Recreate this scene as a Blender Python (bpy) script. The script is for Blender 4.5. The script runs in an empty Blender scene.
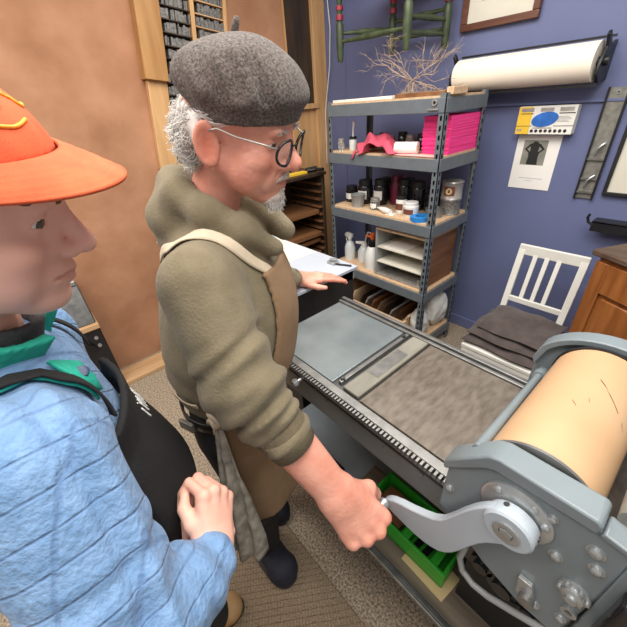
import bpy, bmesh, math, random
import numpy as np
from mathutils import Vector, Matrix
random.seed(7)
PI = math.pi
S = bpy.context.scene
COL = S.collection
def V(*a): return np.array(a, dtype=float)
def unit(v): v = np.asarray(v, float); return v/np.linalg.norm(v)

# ------------------------------------------------------------------ materials
def mat(name, color, rough=.6, metal=0., var=.12, scale=8., bump=0., bscale=None, color2=None, spec=.5, trans=0., alpha=1., stretch=None, sheen=0., detail=6.):
    m = bpy.data.materials.new(name); m.use_nodes = True
    nt = m.node_tree; N = nt.nodes; Lk = nt.links
    b = N['Principled BSDF']
    b.inputs['Roughness'].default_value = rough; b.inputs['Metallic'].default_value = metal
    b.inputs['Specular IOR Level'].default_value = spec
    if trans: b.inputs['Transmission Weight'].default_value = trans
    if alpha < 1: b.inputs['Alpha'].default_value = alpha
    if sheen: b.inputs['Sheen Weight'].default_value = sheen
    tc = N.new('ShaderNodeTexCoord'); mp = N.new('ShaderNodeMapping'); Lk.new(tc.outputs['Object'], mp.inputs[0])
    if stretch: mp.inputs['Scale'].default_value = stretch
    nz = N.new('ShaderNodeTexNoise'); nz.inputs['Scale'].default_value = scale; nz.inputs['Detail'].default_value = detail
    Lk.new(mp.outputs[0], nz.inputs['Vector'])
    c = color
    c2 = color2 if color2 else tuple(min(1, x*(1+var)) for x in c)
    c1 = c if color2 else tuple(x*(1-var) for x in c)
    rp = N.new('ShaderNodeValToRGB'); Lk.new(nz.outputs[0], rp.inputs[0])
    rp.color_ramp.elements[0].position = .32; rp.color_ramp.elements[1].position = .68
    rp.color_ramp.elements[0].color = (*c1, 1); rp.color_ramp.elements[1].color = (*c2, 1)
    Lk.new(rp.outputs[0], b.inputs['Base Color'])
    if bump:
        n2 = N.new('ShaderNodeTexNoise'); n2.inputs['Scale'].default_value = bscale or scale*6; n2.inputs['Detail'].default_value = 4
        Lk.new(mp.outputs[0], n2.inputs['Vector'])
        bp = N.new('ShaderNodeBump'); bp.inputs['Strength'].default_value = bump; bp.inputs['Distance'].default_value = .01
        Lk.new(n2.outputs[0], bp.inputs['Height']); Lk.new(bp.outputs[0], b.inputs['Normal'])
    return m
def nodes_of(m): return m.node_tree.nodes, m.node_tree.links, m.node_tree.nodes['Principled BSDF']
def add_wave_bump(m, waves, strength=.6, dist=.004, sharp=True, mix_dark=0., dark=(.35, .4, .55)):
    """waves: list of (normal vector, period) - stitched grooves along plane families."""
    N, Lk, b = nodes_of(m)
    tc = N.new('ShaderNodeTexCoord'); prev = None
    for nrm, per in waves:
        d = N.new('ShaderNodeVectorMath'); d.operation = 'DOT_PRODUCT'; d.inputs[1].default_value = tuple(nrm)
        Lk.new(tc.outputs['Object'], d.inputs[0])
        nz = N.new('ShaderNodeTexNoise'); nz.inputs['Scale'].default_value = 9; Lk.new(tc.outputs['Object'], nz.inputs['Vector'])
        ad = N.new('ShaderNodeMath'); ad.operation = 'MULTIPLY_ADD'; ad.inputs[1].default_value = .008; Lk.new(nz.outputs[0], ad.inputs[0]); Lk.new(d.outputs['Value'], ad.inputs[2])
        pp = N.new('ShaderNodeMath'); pp.operation = 'PINGPONG'; pp.inputs[1].default_value = per/2; Lk.new(ad.outputs[0], pp.inputs[0])
        mr = N.new('ShaderNodeMapRange'); mr.inputs['From Max'].default_value = per*.075; mr.interpolation_type = 'SMOOTHSTEP'; Lk.new(pp.outputs[0], mr.inputs['Value'])
        if prev is None: prev = mr.outputs[0]
        else:
            mn = N.new('ShaderNodeMath'); mn.operation = 'MINIMUM'; Lk.new(prev, mn.inputs[0]); Lk.new(mr.outputs[0], mn.inputs[1]); prev = mn.outputs[0]
    bp = N.new('ShaderNodeBump'); bp.inputs['Strength'].default_value = strength; bp.inputs['Distance'].default_value = dist
    Lk.new(prev, bp.inputs['Height'])
    old = b.inputs['Normal'].links
    if old: Lk.new(old[0].from_socket, bp.inputs['Normal'])
    Lk.new(bp.outputs[0], b.inputs['Normal'])
    if mix_dark:
        o = b.inputs['Base Color'].links[0].from_socket
        mx = N.new('ShaderNodeMix'); mx.data_type = 'RGBA'; mx.blend_type = 'MULTIPLY'
        inv = N.new('ShaderNodeMath'); inv.operation = 'MULTIPLY_ADD'; inv.inputs[1].default_value = -mix_dark; inv.inputs[2].default_value = mix_dark; Lk.new(prev, inv.inputs[0])
        Lk.new(inv.outputs[0], mx.inputs['Factor']); Lk.new(o, mx.inputs['A']); mx.inputs['B'].default_value = (*dark, 1)
        Lk.new(mx.outputs['Result'], b.inputs['Base Color'])
def add_band(m, axis, lo, hi, color, soft=.01): pass
def wood(name, c1, c2, axis='X', scale=6., rough=.5, bump=.08):
    st = {'X': (.12, 1, 1), 'Y': (1, .12, 1), 'Z': (1, 1, .12)}[axis]
    return mat(name, c1, rough, color2=c2, scale=scale*4, stretch=st, bump=bump, bscale=scale*12, detail=8)

M = {}
M['floor'] = mat('concrete_speckled', (.10, .075, .052), .75, color2=(.52, .42, .31), scale=110, bump=.4, bscale=160, detail=12)
M['mat'] = mat('woven_mat', (.20, .145, .095), .9, color2=(.33, .25, .17), scale=150, bump=.5, bscale=150)
M['plaster'] = mat('brown_plaster', (.34, .158, .080), .85, color2=(.49, .255, .145), scale=3.2, bump=.45, bscale=11, detail=11)
M['blue'] = mat('blue_wall_paint', (.118, .14, .275), .55, color2=(.138, .162, .305), scale=2.2, bump=.03, bscale=60)
M['pine'] = wood('pine_wood', (.50, .27, .105), (.66, .40, .19), 'Z', 5)
M['pineY'] = wood('pine_plank', (.45, .26, .12), (.62, .40, .22), 'Y', 5)
M['brownwood'] = wood('brown_stud', (.34, .165, .05), (.47, .25, .09), 'Z', 5)
M['oak'] = wood('oak_wood', (.20, .065, .016), (.34, .125, .035), 'Z', 7, .35)
M['oaktop'] = wood('oak_top', (.075, .045, .03), (.13, .085, .06), 'X', 7, .5)
M['darkwood'] = wood('dark_wood', (.028, .018, .011), (.06, .036, .02), 'Z', 6)
M['drawerwood'] = wood('drawer_wood', (.12, .05, .02), (.24, .11, .045), 'Y', 6)
M['caseback'] = mat('case_back', (.03, .022, .016), .8)
M['chipboard'] = mat('particle_board', (.50, .33, .19), .8, color2=(.66, .47, .30), scale=60, bump=.1)
M['shelfgrey'] = mat('grey_shelf_steel', (.125, .145, .165), .45, var=.08, scale=20, spec=.4)
M['black'] = mat('black_paint', (.012, .012, .013), .5, var=.2, scale=15)
M['blackgloss'] = mat('black_gloss', (.012, .012, .014), .18, var=.2)
M['blackmetal'] = mat('black_metal', (.02, .02, .022), .4, .3, var=.2)
M['white'] = mat('white_paint', (.74, .73, .68), .5, var=.04, scale=12)
M['paper'] = mat('white_paper', (.82, .80, .76), .8, var=.02)
M['whiteplastic'] = mat('white_plastic', (.78, .78, .76), .35, var=.03)
M['press'] = mat('press_enamel', (.178, .212, .23), .32, var=.07, scale=9, spec=.5, bump=.03, bscale=60)
M['pressdark'] = mat('press_enamel_apron', (.20, .215, .22), .4, var=.1, scale=9, bump=.03, bscale=60)
M['presspale'] = mat('press_light_enamel', (.42, .475, .53), .28, var=.05, scale=10, spec=.5)
M['tray'] = mat('grey_blue_tray', (.20, .235, .26), .45, var=.15, scale=6)
M['steel'] = mat('steel', (.25, .248, .24), .4, .7, var=.2, scale=25)
M['bolt'] = mat('plated_bolt', (.42, .44, .45), .3, .6, var=.1, scale=40)
M['darksteel'] = mat('dark_steel', (.10, .10, .10), .4, .7, var=.25, scale=30)
M['bedblue'] = mat('bed_steel_polished', (.21, .25, .265), .27, .45, color2=(.30, .34, .35), scale=7, bump=.03, bscale=40)
M['bedbrown'] = mat('bed_steel_worn', (.115, .094, .074), .40, .3, color2=(.20, .17, .14), scale=60, stretch=(1, .35, 1), bump=.05, bscale=80, detail=9)
M['bar'] = mat('lockup_bar_wood', (.13, .12, .093), .55, color2=(.23, .22, .185), scale=14, stretch=(1, .3, 1), bump=.08)
M['cyl'] = mat('tympan_paper', (.455, .28, .15), .62, color2=(.53, .35, .205), scale=3.5, detail=3, bump=.03, bscale=50)
M['green'] = mat('green_plastic', (.035, .40, .03), .35, var=.08)
M['card'] = mat('manila_card', (.68, .52, .27), .8, var=.05)
M['traywood'] = wood('tray_planks', (.10, .075, .055), (.20, .16, .12), 'X', 6, .7)
M['pink'] = mat('pink_paper', (.86, .035, .26), .7, color2=(.95, .07, .33), scale=5, stretch=(1, 1, 40))
M['pinkpaleedge'] = mat('pink_sheet', (.85, .42, .42), .8)
M['cloth'] = mat('red_cloth', (.55, .075, .13), .9, var=.2, scale=10, bump=.1)
M['blanket'] = mat('brown_blanket', (.075, .058, .055), .95, var=.2, scale=18, bump=.2, bscale=150, sheen=.15)
M['framewood'] = wood('frame_wood', (.085, .03, .018), (.15, .06, .035), 'X', 8, .35)
M['cream'] = mat('cream_paper', (.66, .63, .54), .7, var=.03)
M['greenpaint'] = mat('green_chair_paint', (.03, .047, .022), .45, color2=(.075, .10, .05), scale=18)
M['redring'] = mat('red_ring_paint', (.30, .02, .05), .35)
M['rush'] = mat('seat_rush', (.24, .12, .055), .8, var=.3, scale=40)
M['twig'] = mat('dry_twig', (.40, .30, .22), .8, var=.3, scale=20)
M['rollpaper'] = mat('roll_paper', (.80, .73, .62), .75, var=.03)
M['yellow'] = mat('yellow_print', (.80, .52, .04), .6, var=.05)
M['printblue'] = mat('blue_print', (.02, .14, .50), .5, var=.3, scale=20)
M['photogrey'] = mat('photo_grey', (.24, .24, .20), .6, var=.3, scale=8)
M['ink'] = mat('print_ink', (.015, .015, .015), .6)
M['galvan'] = mat('galvanised_steel', (.25, .245, .22), .5, .5, var=.25, scale=30)
M['lead'] = mat('type_metal', (.13, .125, .12), .45, .5, color2=(.34, .33, .31), scale=80)
M['glass'] = mat('clear_glass', (.85, .9, .88), .05, var=.01, trans=.85, spec=.5)
M['label'] = mat('white_label', (.82, .82, .80), .6, var=.02)
M['maroon'] = mat('maroon_plastic', (.14, .012, .04), .3)
M['greyplastic'] = mat('grey_plastic', (.30, .31, .31), .45, var=.05)
M['bluetape'] = mat('blue_tape', (.02, .20, .55), .5, var=.05)
M['orange'] = mat('orange_plastic', (.70, .12, .03), .4)
M['paleplastic'] = mat('translucent_plastic', (.62, .66, .66), .3, var=.05)
M['tin'] = mat('tin_can', (.42, .40, .37), .35, .5, var=.2, scale=30)
M['brownprint'] = mat('brown_label', (.16, .05, .03), .5)
M['boardblue'] = mat('pale_table_top', (.42, .46, .53), .4, var=.03)
M['cordwhite'] = mat('white_cord', (.7, .7, .68), .5)
M['bag'] = mat('white_plastic_bag', (.62, .62, .60), .35, var=.15, scale=14, bump=.6, bscale=16)
M['rubber'] = mat('black_rubber', (.02, .02, .02), .7)
# people
M['skin_old'] = mat('skin_rosy', (.64, .265, .19), .42, color2=(.75, .375, .285), scale=20, bump=.16, bscale=110, spec=.35)
M['skin_ruddy'] = mat('skin_ruddy', (.60, .20, .135), .5, color2=(.66, .26, .185), scale=22, bump=.06, bscale=110, spec=.35)
M['skin_young'] = mat('skin_fair', (.74, .40, .305), .5, color2=(.80, .46, .36), scale=12, bump=.04, bscale=160, spec=.35)
M['skin_hand'] = mat('skin_hand_pink', (.70, .34, .265), .5, color2=(.74, .40, .32), scale=14, bump=.08, bscale=110, spec=.35)
M['lip'] = mat('lip', (.46, .16, .125), .45, var=.08)
M['hair_white'] = mat('white_hair', (.70, .69, .66), .6, var=.12, scale=60)
M['stubble'] = mat('grey_beard', (.56, .47, .42), .8, color2=(.74, .66, .62), scale=140, bump=.6, bscale=260)
M['hair_brown'] = mat('brown_hair', (.09, .045, .022), .6, var=.3, scale=80, bump=.4, bscale=120)
M['eyewhite'] = mat('eye_white', (.75, .70, .66), .15, var=.02)
M['iris'] = mat('iris', (.06, .05, .04), .1)
M['lens'] = mat('lens_glass', (.9, .9, .9), .04, alpha=.10, var=.01)
M['beret'] = mat('grey_wool_felt', (.030, .025, .022), .95, color2=(.150, .125, .113), scale=230, bump=.3, bscale=330, sheen=.06, detail=10)
M['hoodie'] = mat('olive_fleece', (.150, .122, .072), .9, color2=(.195, .160, .100), scale=22, bump=.22, bscale=190, sheen=.1)
M['hooddark'] = mat('olive_rib_knit', (.125, .10, .06), .95, var=.1, scale=40, bump=.3, bscale=260)
M['canvas'] = mat('brown_canvas', (.19, .115, .06), .85, color2=(.27, .175, .10), scale=9, bump=.15, bscale=200)
M['strap'] = mat('cream_strap', (.56, .47, .35), .85, var=.06, scale=40)
M['trousers'] = mat('black_trousers', (.012, .012, .014), .85, var=.2, scale=20)
M['navy'] = mat('navy_shoe', (.014, .015, .026), .8, var=.2, scale=40, bump=.15, bscale=200)
M['sole'] = mat('dark_sole', (.03, .028, .028), .7)
M['leather'] = mat('black_leather', (.016, .015, .015), .35)
M['tan'] = mat('tan_shoe', (.45, .28, .13), .7)
M['towel'] = mat('printed_grey_cloth', (.20, .18, .15), .9, color2=(.46, .43, .37), scale=26, bump=.2, bscale=160)
M['capfab'] = mat('orange_cap_cotton', (.66, .095, .032), .85, color2=(.74, .13, .045), scale=30, bump=.1, bscale=420)
M['gold'] = mat('gold_thread', (.85, .35, .03), .6)
M['jacket'] = mat('blue_quilted_cotton', (.125, .24, .43), .85, color2=(.19, .325, .545), scale=40, bump=.45, bscale=110, sheen=.1)
M['teal'] = mat('teal_lining', (.01, .33, .235), .75, color2=(.02, .42, .31), scale=18, bump=.35, bscale=60)
M['snap'] = mat('navy_snap', (.01, .03, .10), .35)
M['greyknit'] = mat('grey_knit', (.07, .07, .075), .95, var=.2, scale=60, bump=.3, bscale=200)
M['apronblack'] = mat('black_apron_cotton', (.008, .008, .009), .85, var=.25, scale=22, bump=.15, bscale=180)

def flush_mix(m, lipc, flushc):
    N, Lk, b = nodes_of(m); o = b.inputs['Base Color'].links[0].from_socket
    for an_, c in (('flush', flushc), ('lip', lipc)):
        at = N.new('ShaderNodeAttribute'); at.attribute_name = an_
        mx = N.new('ShaderNodeMix'); mx.data_type = 'RGBA'; Lk.new(at.outputs['Fac'], mx.inputs['Factor']); Lk.new(o, mx.inputs['A']); mx.inputs['B'].default_value = (*c, 1); o = mx.outputs['Result']
    Lk.new(o, b.inputs['Base Color'])
flush_mix(M['skin_old'], (.50, .19, .14), (.62, .19, .125)); flush_mix(M['skin_young'], (.56, .235, .185), (.70, .30, .235))
add_wave_bump(M['mat'], [((.55, .83, 0), .012), ((-.83, .55, 0), .022)], .8, .003, mix_dark=.7, dark=(.45, .42, .40))
# ------------------------------------------------------------------ object helpers
def origin_of(o):
    v = Vector((0, 0, 0))
    while o is not None: v += o.location; o = o.parent
    return v
def tag(o, label=None, cat=None, group=None, kind=None):
    if label: o['label'] = label
    if cat: o['category'] = cat
    if group: o['group'] = group
    if kind: o['kind'] = kind
    return o
def thing(name, label, cat, loc, group=None):
    o = bpy.data.objects.new(name, None); COL.objects.link(o); o.location = loc; o.empty_display_size = .05
    return tag(o, label, cat, group)
def link_mesh(name, verts, faces, m, parent=None, smooth=40, bevel=0., fmats=None, seg=2, origin=None, fix=False, attr=None):
    me = bpy.data.meshes.new(name)
    verts = np.asarray(verts, float)
    if parent is not None: off = np.array(origin_of(parent))
    elif origin is not None: off = np.array(origin, float)
    else:
        mn, mx = verts.min(0), verts.max(0); off = np.array([(mn[0]+mx[0])/2, (mn[1]+mx[1])/2, mn[2]])
    me.from_pydata((verts-off).tolist(), [], faces if isinstance(faces, list) else faces.tolist())
    for mm in (m if isinstance(m, (list, tuple)) else [m]): me.materials.append(mm)
    if fmats is not None: me.polygons.foreach_set('material_index', np.asarray(fmats, np.int32))
    for an_, av_ in (attr or {}).items(): me.attributes.new(an_, 'FLOAT', 'POINT').data.foreach_set('value', np.asarray(av_, np.float32))
    me.validate(); me.update()
    if fix:
        bm = bmesh.new(); bm.from_mesh(me); bmesh.ops.recalc_face_normals(bm, faces=bm.faces[:]); bm.to_mesh(me); bm.free()
    if smooth:
        me.polygons.foreach_set('use_smooth', [True]*len(me.polygons))
        if smooth < 180: me.set_sharp_from_angle(angle=math.radians(smooth))
    o = bpy.data.objects.new(name, me); COL.objects.link(o)
    if parent is not None: o.parent = parent
    else: o.location = off
    if bevel:
        b = o.modifiers.new('bevel', 'BEVEL'); b.width = bevel; b.segments = seg; b.limit_method = 'ANGLE'; b.angle_limit = math.radians(40)
    return o
class MB:
    def __init__(s): s.v = []; s.f = []; s.m = []
    def add(s, v, f, mi=0):
        n = len(s.v); s.v += [tuple(map(float, p)) for p in v]
        for q in f: s.f.append([i+n for i in q]); s.m.append(mi)
        return s
    def box(s, c, size, R=None, mi=0):
        c = np.asarray(c, float); h = np.asarray(size, float)/2
        P = np.array([[x, y, z] for x in (-1, 1) for y in (-1, 1) for z in (-1, 1)])*h
        if R is not None: P = P@np.asarray(R, float).T
        return s.add(P+c, [(0, 1, 3, 2), (4, 6, 7, 5), (0, 4, 5, 1), (2, 3, 7, 6), (0, 2, 6, 4), (1, 5, 7, 3)], mi)
    def b2(s, x0, x1, y0, y1, z0, z1, mi=0): return s.box(((x0+x1)/2, (y0+y1)/2, (z0+z1)/2), (x1-x0, y1-y0, z1-z0), None, mi)
    def bar(s, p0, p1, w, t, up=(0, 0, 1), mi=0):
        p0 = np.asarray(p0, float); p1 = np.asarray(p1, float); d = p1-p0; l = np.linalg.norm(d); x = d/l
        y = np.cross(up, x); y = y/np.linalg.norm(y); z = np.cross(x, y)
        return s.box((p0+p1)/2, (l, w, t), np.stack([x, y, z], 1), mi)
    def tube(s, pts, r, n=10, cap=True, mi=0):
        pts = np.asarray(pts, float); k = len(pts); r = np.broadcast_to(np.asarray(r, float), (k,))
        T = np.gradient(pts, axis=0); T /= np.maximum(np.linalg.norm(T, axis=1, keepdims=True), 1e-9)
        a = np.array([0, 0, 1.]) if abs(T[0][2]) < .9 else np.array([1., 0, 0])
        u = np.cross(T[0], a); u /= np.linalg.norm(u); vs = []
        an = np.arange(n)*2*PI/n
        for i in range(k):
            u = u-T[i]*u.dot(T[i]); u /= np.linalg.norm(u); w = np.cross(T[i], u)
            vs.append(pts[i]+r[i]*(np.cos(an)[:, None]*u+np.sin(an)[:, None]*w))
        f = [(i*n+j, i*n+(j+1) % n, (i+1)*n+(j+1) % n, (i+1)*n+j) for i in range(k-1) for j in range(n)]
        if cap: f += [tuple(range(n-1, -1, -1)), tuple(range((k-1)*n, k*n))]
        return s.add(np.concatenate(vs), f, mi)
    def cyl(s, p0, p1, r0, r1=None, n=20, mi=0):
        return s.tube([p0, p1], [r0, r0 if r1 is None else r1], n, True, mi)
    def lathe(s, prof, base, axis=(0, 0, 1), n=24, mi=0):
        ax = unit(axis); a = np.array([1., 0, 0]) if abs(ax[0]) < .9 else np.array([0, 1., 0])
        u = unit(np.cross(ax, a)); w = np.cross(ax, u); an = np.arange(n)*2*PI/n; base = np.asarray(base, float); vs = []
        for r, h in prof: vs.append(base+ax*h+max(r, 1e-4)*(np.cos(an)[:, None]*u+np.sin(an)[:, None]*w))
        k = len(prof)
        f = [(i*n+j, i*n+(j+1) % n, (i+1)*n+(j+1) % n, (i+1)*n+j) for i in range(k-1) for j in range(n)]
        f += [tuple(range(n-1, -1, -1)), tuple(range((k-1)*n, k*n))]
        return s.add(np.concatenate(vs), f, mi)
    def prism(s, poly, o, u, v, w, d, mi=0):
        """poly in (u,v) plane at o, extruded d along w."""
        o, u, v, w = (np.asarray(q, float) for q in (o, u, v, w)); P = np.array([o+a*u+b*v for a, b in poly]); n = len(poly)
        f = [tuple(range(n-1, -1, -1)), tuple(range(n, 2*n))]+[(i, (i+1) % n, n+(i+1) % n, n+i) for i in range(n)]
        return s.add(np.concatenate([P, P+d*w]), f, mi)
    def grid(s, P, mi=0, close_u=False):
        """P[i][j] points."""
        P = np.asarray(P, float); a, b = P.shape[:2]
        f = [(i*b+j, i*b+j+1, (i+1)*b+j+1, (i+1)*b+j) for i in range(a-1) for j in range(b-1)]
        return s.add(P.reshape(-1, 3), f, mi)
    def build(s, name, m, parent=None, bevel=0., smooth=40, seg=2, origin=None, solid=0.):
        o = link_mesh(name, s.v, s.f, m, parent, smooth, bevel, s.m if isinstance(m, (list, tuple)) else None, seg, origin, True)
        if solid:
            md = o.modifiers.new('solid', 'SOLIDIFY'); md.thickness = solid; md.offset = 0
        # consistent outward normals
        return o
def structure(name, mb, m, bevel=0.):
    o = mb.build(name, m, None, bevel); o['kind'] = 'structure'; return o
def copy_tree(o, loc, label=None, group=None):
    c = o.copy(); COL.objects.link(c); c.location = loc
    if label: c['label'] = label
    if group: c['group'] = group
    for ch in list(o.children):
        d = ch.copy(); COL.objects.link(d); d.parent = c
        for g in list(ch.children):
            e = g.copy(); COL.objects.link(e); e.parent = d
    return c

# ------------------------------------------------------------------ implicit surfaces (numpy) -> continuous meshes
def cap(P, a, b, ra, rb=None):
    rb = ra if rb is None else rb
    a = np.asarray(a, np.float32); b = np.asarray(b, np.float32); ab = b-a
    t = np.clip(((P-a)@ab)/max(float(ab@ab), 1e-9), 0, 1)
    return np.linalg.norm(P-a-t[:, None]*ab, axis=1)-(ra+t*(rb-ra))
def ell(P, c, r, B=None):
    Q = P-np.asarray(c, np.float32)
    if B is not None: Q = Q@np.asarray(B, np.float32)
    r = np.asarray(r, np.float32); k0 = np.linalg.norm(Q/r, axis=1); k1 = np.linalg.norm(Q/(r*r), axis=1)
    return k0*(k0-1)/np.maximum(k1, 1e-6)
def smin(a, b, k):
    h = np.clip(.5+.5*(b-a)/k, 0, 1); return b*(1-h)+a*h-k*h*(1-h)
def smax(a, b, k): return -smin(-a, -b, k)
def chain(P, pts, rs, k=.01):
    d = None
    for i in range(len(pts)-1):
        e = cap(P, pts[i], pts[i+1], rs[i], rs[i+1]); d = e if d is None else smin(d, e, k)
    return d
def nz3(P, f, seed=0):
    r = np.random.RandomState(seed); o = np.zeros(len(P), np.float32)
    for i in range(5):
        k = r.normal(size=3); k = k/np.linalg.norm(k)*f*(.7+.7*r.rand()); o += np.sin(P@k.astype(np.float32)+r.rand()*6.28)
    return o/3.
def surface(fn, lo, hi, h):
    lo = np.asarray(lo, float); hi = np.asarray(hi, float)
    n = np.maximum(np.ceil((hi-lo)/h).astype(int)+1, 3); nx, ny, nz = n
    xs = [lo[i]+h*np.arange(n[i]) for i in range(3)]
    G = np.stack(np.meshgrid(*xs, indexing='ij'), -1).reshape(-1, 3).astype(np.float32)
    out = np.empty(len(G), np.float32); st = 400000
    for i in range(0, len(G), st): out[i:i+st] = fn(G[i:i+st])
    W = out.reshape(nx, ny, nz)
    W[0] = np.maximum(W[0], h); W[-1] = np.maximum(W[-1], h); W[:, 0] = np.maximum(W[:, 0], h); W[:, -1] = np.maximum(W[:, -1], h); W[:, :, 0] = np.maximum(W[:, :, 0], h); W[:, :, -1] = np.maximum(W[:, :, -1], h)
    ins = W < 0
    cs = [(a, b, c) for a in (0, 1) for b in (0, 1) for c in (0, 1)]
    sl = lambda A, a, b, c: A[a:nx-1+a, b:ny-1+b, c:nz-1+c]
    cnt = sum(sl(ins, *c).astype(np.int8) for c in cs); act = (cnt > 0) & (cnt < 8)
    I = np.argwhere(act); idx = -np.ones(act.shape, np.int64); idx[act] = np.arange(len(I))
    acc = np.zeros((len(I), 3)); num = np.zeros(len(I))
    vals = {c: W[I[:, 0]+c[0], I[:, 1]+c[1], I[:, 2]+c[2]] for c in cs}
    for c in cs:
        for ax in range(3):
            if c[ax]: continue
            d = list(c); d[ax] = 1; d = tuple(d); va, vb = vals[c], vals[d]; x = (va < 0) != (vb < 0)
            t = np.where(x, va/np.where(x, va-vb, 1), 0)
            p = np.array(c, float)[None].repeat(len(I), 0); p[:, ax] = t
            acc[x] += p[x]; num[x] += 1
    verts = lo+h*(I+acc/num[:, None])
    faces = []
    for ax in range(3):
        a1, a2 = (ax+1) % 3, (ax+2) % 3
        A = np.moveaxis(ins, ax, 0); s0 = A[:-1]; s1 = A[1:]; ch = np.moveaxis(s0 != s1, 0, ax)
        q = np.argwhere(ch); q = q[(q[:, a1] > 0) & (q[:, a2] > 0) & (q[:, a1] < n[a1]-1) & (q[:, a2] < n[a2]-1)]
        e1 = np.zeros(3, int); e1[a1] = 1; e2 = np.zeros(3, int); e2[a2] = 1
        g = lambda o: idx[q[:, 0]-o[0], q[:, 1]-o[1], q[:, 2]-o[2]]
        F = np.stack([g(e1+e2), g(e2), g(e1*0), g(e1)], 1)
        flip = ~ins[q[:, 0], q[:, 1], q[:, 2]]
        F[flip] = F[flip][:, ::-1]; faces.append(F)
    return verts, np.concatenate(faces)
def smooth_mesh(v, f, it=2, lam=.5):
    e = np.concatenate([f[:, [0, 1]], f[:, [1, 2]], f[:, [2, 3]], f[:, [3, 0]]])
    e = np.concatenate([e, e[:, ::-1]])
    for _ in range(it):
        s = np.zeros_like(v); c = np.bincount(e[:, 0], minlength=len(v)).astype(float)
        for k in range(3): s[:, k] = np.bincount(e[:, 0], weights=v[e[:, 1], k], minlength=len(v))
        v = v+lam*(s/np.maximum(c, 1)[:, None]-v)
    return v
def merge(parts):
    vs, fs, ms = [], [], []; n = 0
    for v, f, m in parts: vs.append(v); fs.append(f+n); ms.append(m); n += len(v)
    return np.concatenate(vs), np.concatenate(fs), np.concatenate(ms)
def frame(x, zhint):
    x = unit(x); z = np.asarray(zhint, float); z = unit(z-x*x.dot(z)); return np.stack([x, np.cross(z, x), z], 1)

# ================================================================== SETTING
structure('floor', MB().b2(-2.76, 1.5, -1.7, 2.55, -.1, 0), M['floor'])
structure('wall_left', MB().b2(-2.76, -2.66, -1.7, 2.55, 0, 3.0), M['plaster'])
structure('wall_back', MB().b2(-2.66, 1.5, 2.45, 2.55, 0, 3.0), M['blue'])
structure('baseboard_back', MB().b2(-2.62, 1.5, 2.432, 2.45, 0, .09), M['blue'], .004)
structure('trim_1', MB().b2(-2.66, -2.62, 2.315, 2.45, 0, 3.0), M['pine'], .004)            # corner post
structure('trim_2', MB().b2(-2.66, -2.652, 2.06, 2.315, 1.70, 3.0), M['darkwood'])          # dark panel
structure('trim_3', MB().b2(-2.66, -2.648, 2.05, 2.315, 1.16, 1.66).b2(-2.66, -2.61, 2.05, 2.34, 1.66, 1.70), M['pine'], .003)
structure('trim_4', MB().b2(-2.655, -2.645, 2.045, 2.06, 1.70, 3.0), M['pine'])
structure('trim_5', MB().b2(-1.165, 1.5, 2.436, 2.45, 1.604, 1.618), M['blue'], .003)       # seam moulding of the blue boarding
structure('trim_6', MB().b2(-2.40, -2.388, 2.445, 2.45, 0, 3.0), M['blue'])

o = MB().b2(-2.585, -2.40, .02, 1.0, 0, .035).build('wood_plank', M['pineY'], None, .004)
tag(o, 'bare pine plank lying on the concrete floor along the brown wall', 'plank')
mb = MB().b2(-1.12, .35, -1.2, .365, 0, .012)
tag(mb.build('floor_mat', M['mat'], None, .005), 'brown woven mat on the concrete floor where both people stand', 'mat')

# ---- type case on the left wall (wood frame, two columns of type rows), turned 8 degrees in the wall plane
t = thing('type_case', 'tall wooden type case of metal type hanging on the brown wall', 'type case', (-2.66, .98, 1.40))
ca, sa = math.cos(math.radians(8)), math.sin(math.radians(8))
Rx = np.array([[1, 0, 0], [0, ca, sa], [0, -sa, ca]])
piv = V(-2.66, .870, 1.78)
def cb(mb, x0, x1, a0, a1, b0, b1, mi=0):
    c = V((x0+x1)/2, (a0+a1)/2, (b0+b1)/2); return mb.box(piv+Rx@c, (x1-x0, a1-a0, b1-b0), Rx, mi)
cb(MB(), .002, .012, .03, .60, -.36, .95).build('back_panel', M['caseback'], t)
cb(MB(), .0, .085, .0, .145, .12, .96).build('side_stile', M['brownwood'], t, .004)
cb(MB(), .0, .05, .02, .145, -.40, .12).build('side_stile', M['pine'], t, .004)
cb(MB(), .0, .06, .345, .372, -.36, .95).build('divider', M['pine'], t, .003)
cb(MB(), .0, .06, .575, .60, -.36, .95).build('side_stile', M['pine'], t, .003)
cb(MB(), .0, .06, .145, .575, -.385, -.36).build('bottom_rail', M['pine'], t, .003)
for a0, a1, shelfm in ((.147, .343, 'lead'), (.374, .573, 'pineY')):
    for i in range(18):
        b = -.34+i*.066
        cb(MB(), .012, .055, a0, a1, b-.006, b).build('case_shelf', M['darkwood'] if shelfm == 'lead' else M['pineY'], t)
        mb = MB(); a = a0+.002+random.random()*.03
        while a < a1-.012:
            w = random.choice((.006, .009, .012, .018)); h = .040+random.random()*.014
            if random.random() < .92: cb(mb, .014, .040+random.random()*.016, a, min(a+w, a1-.002), b+.0005, b+h)
            a += w+.0008
        mb.build('type_row', M['lead'], t)

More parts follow.
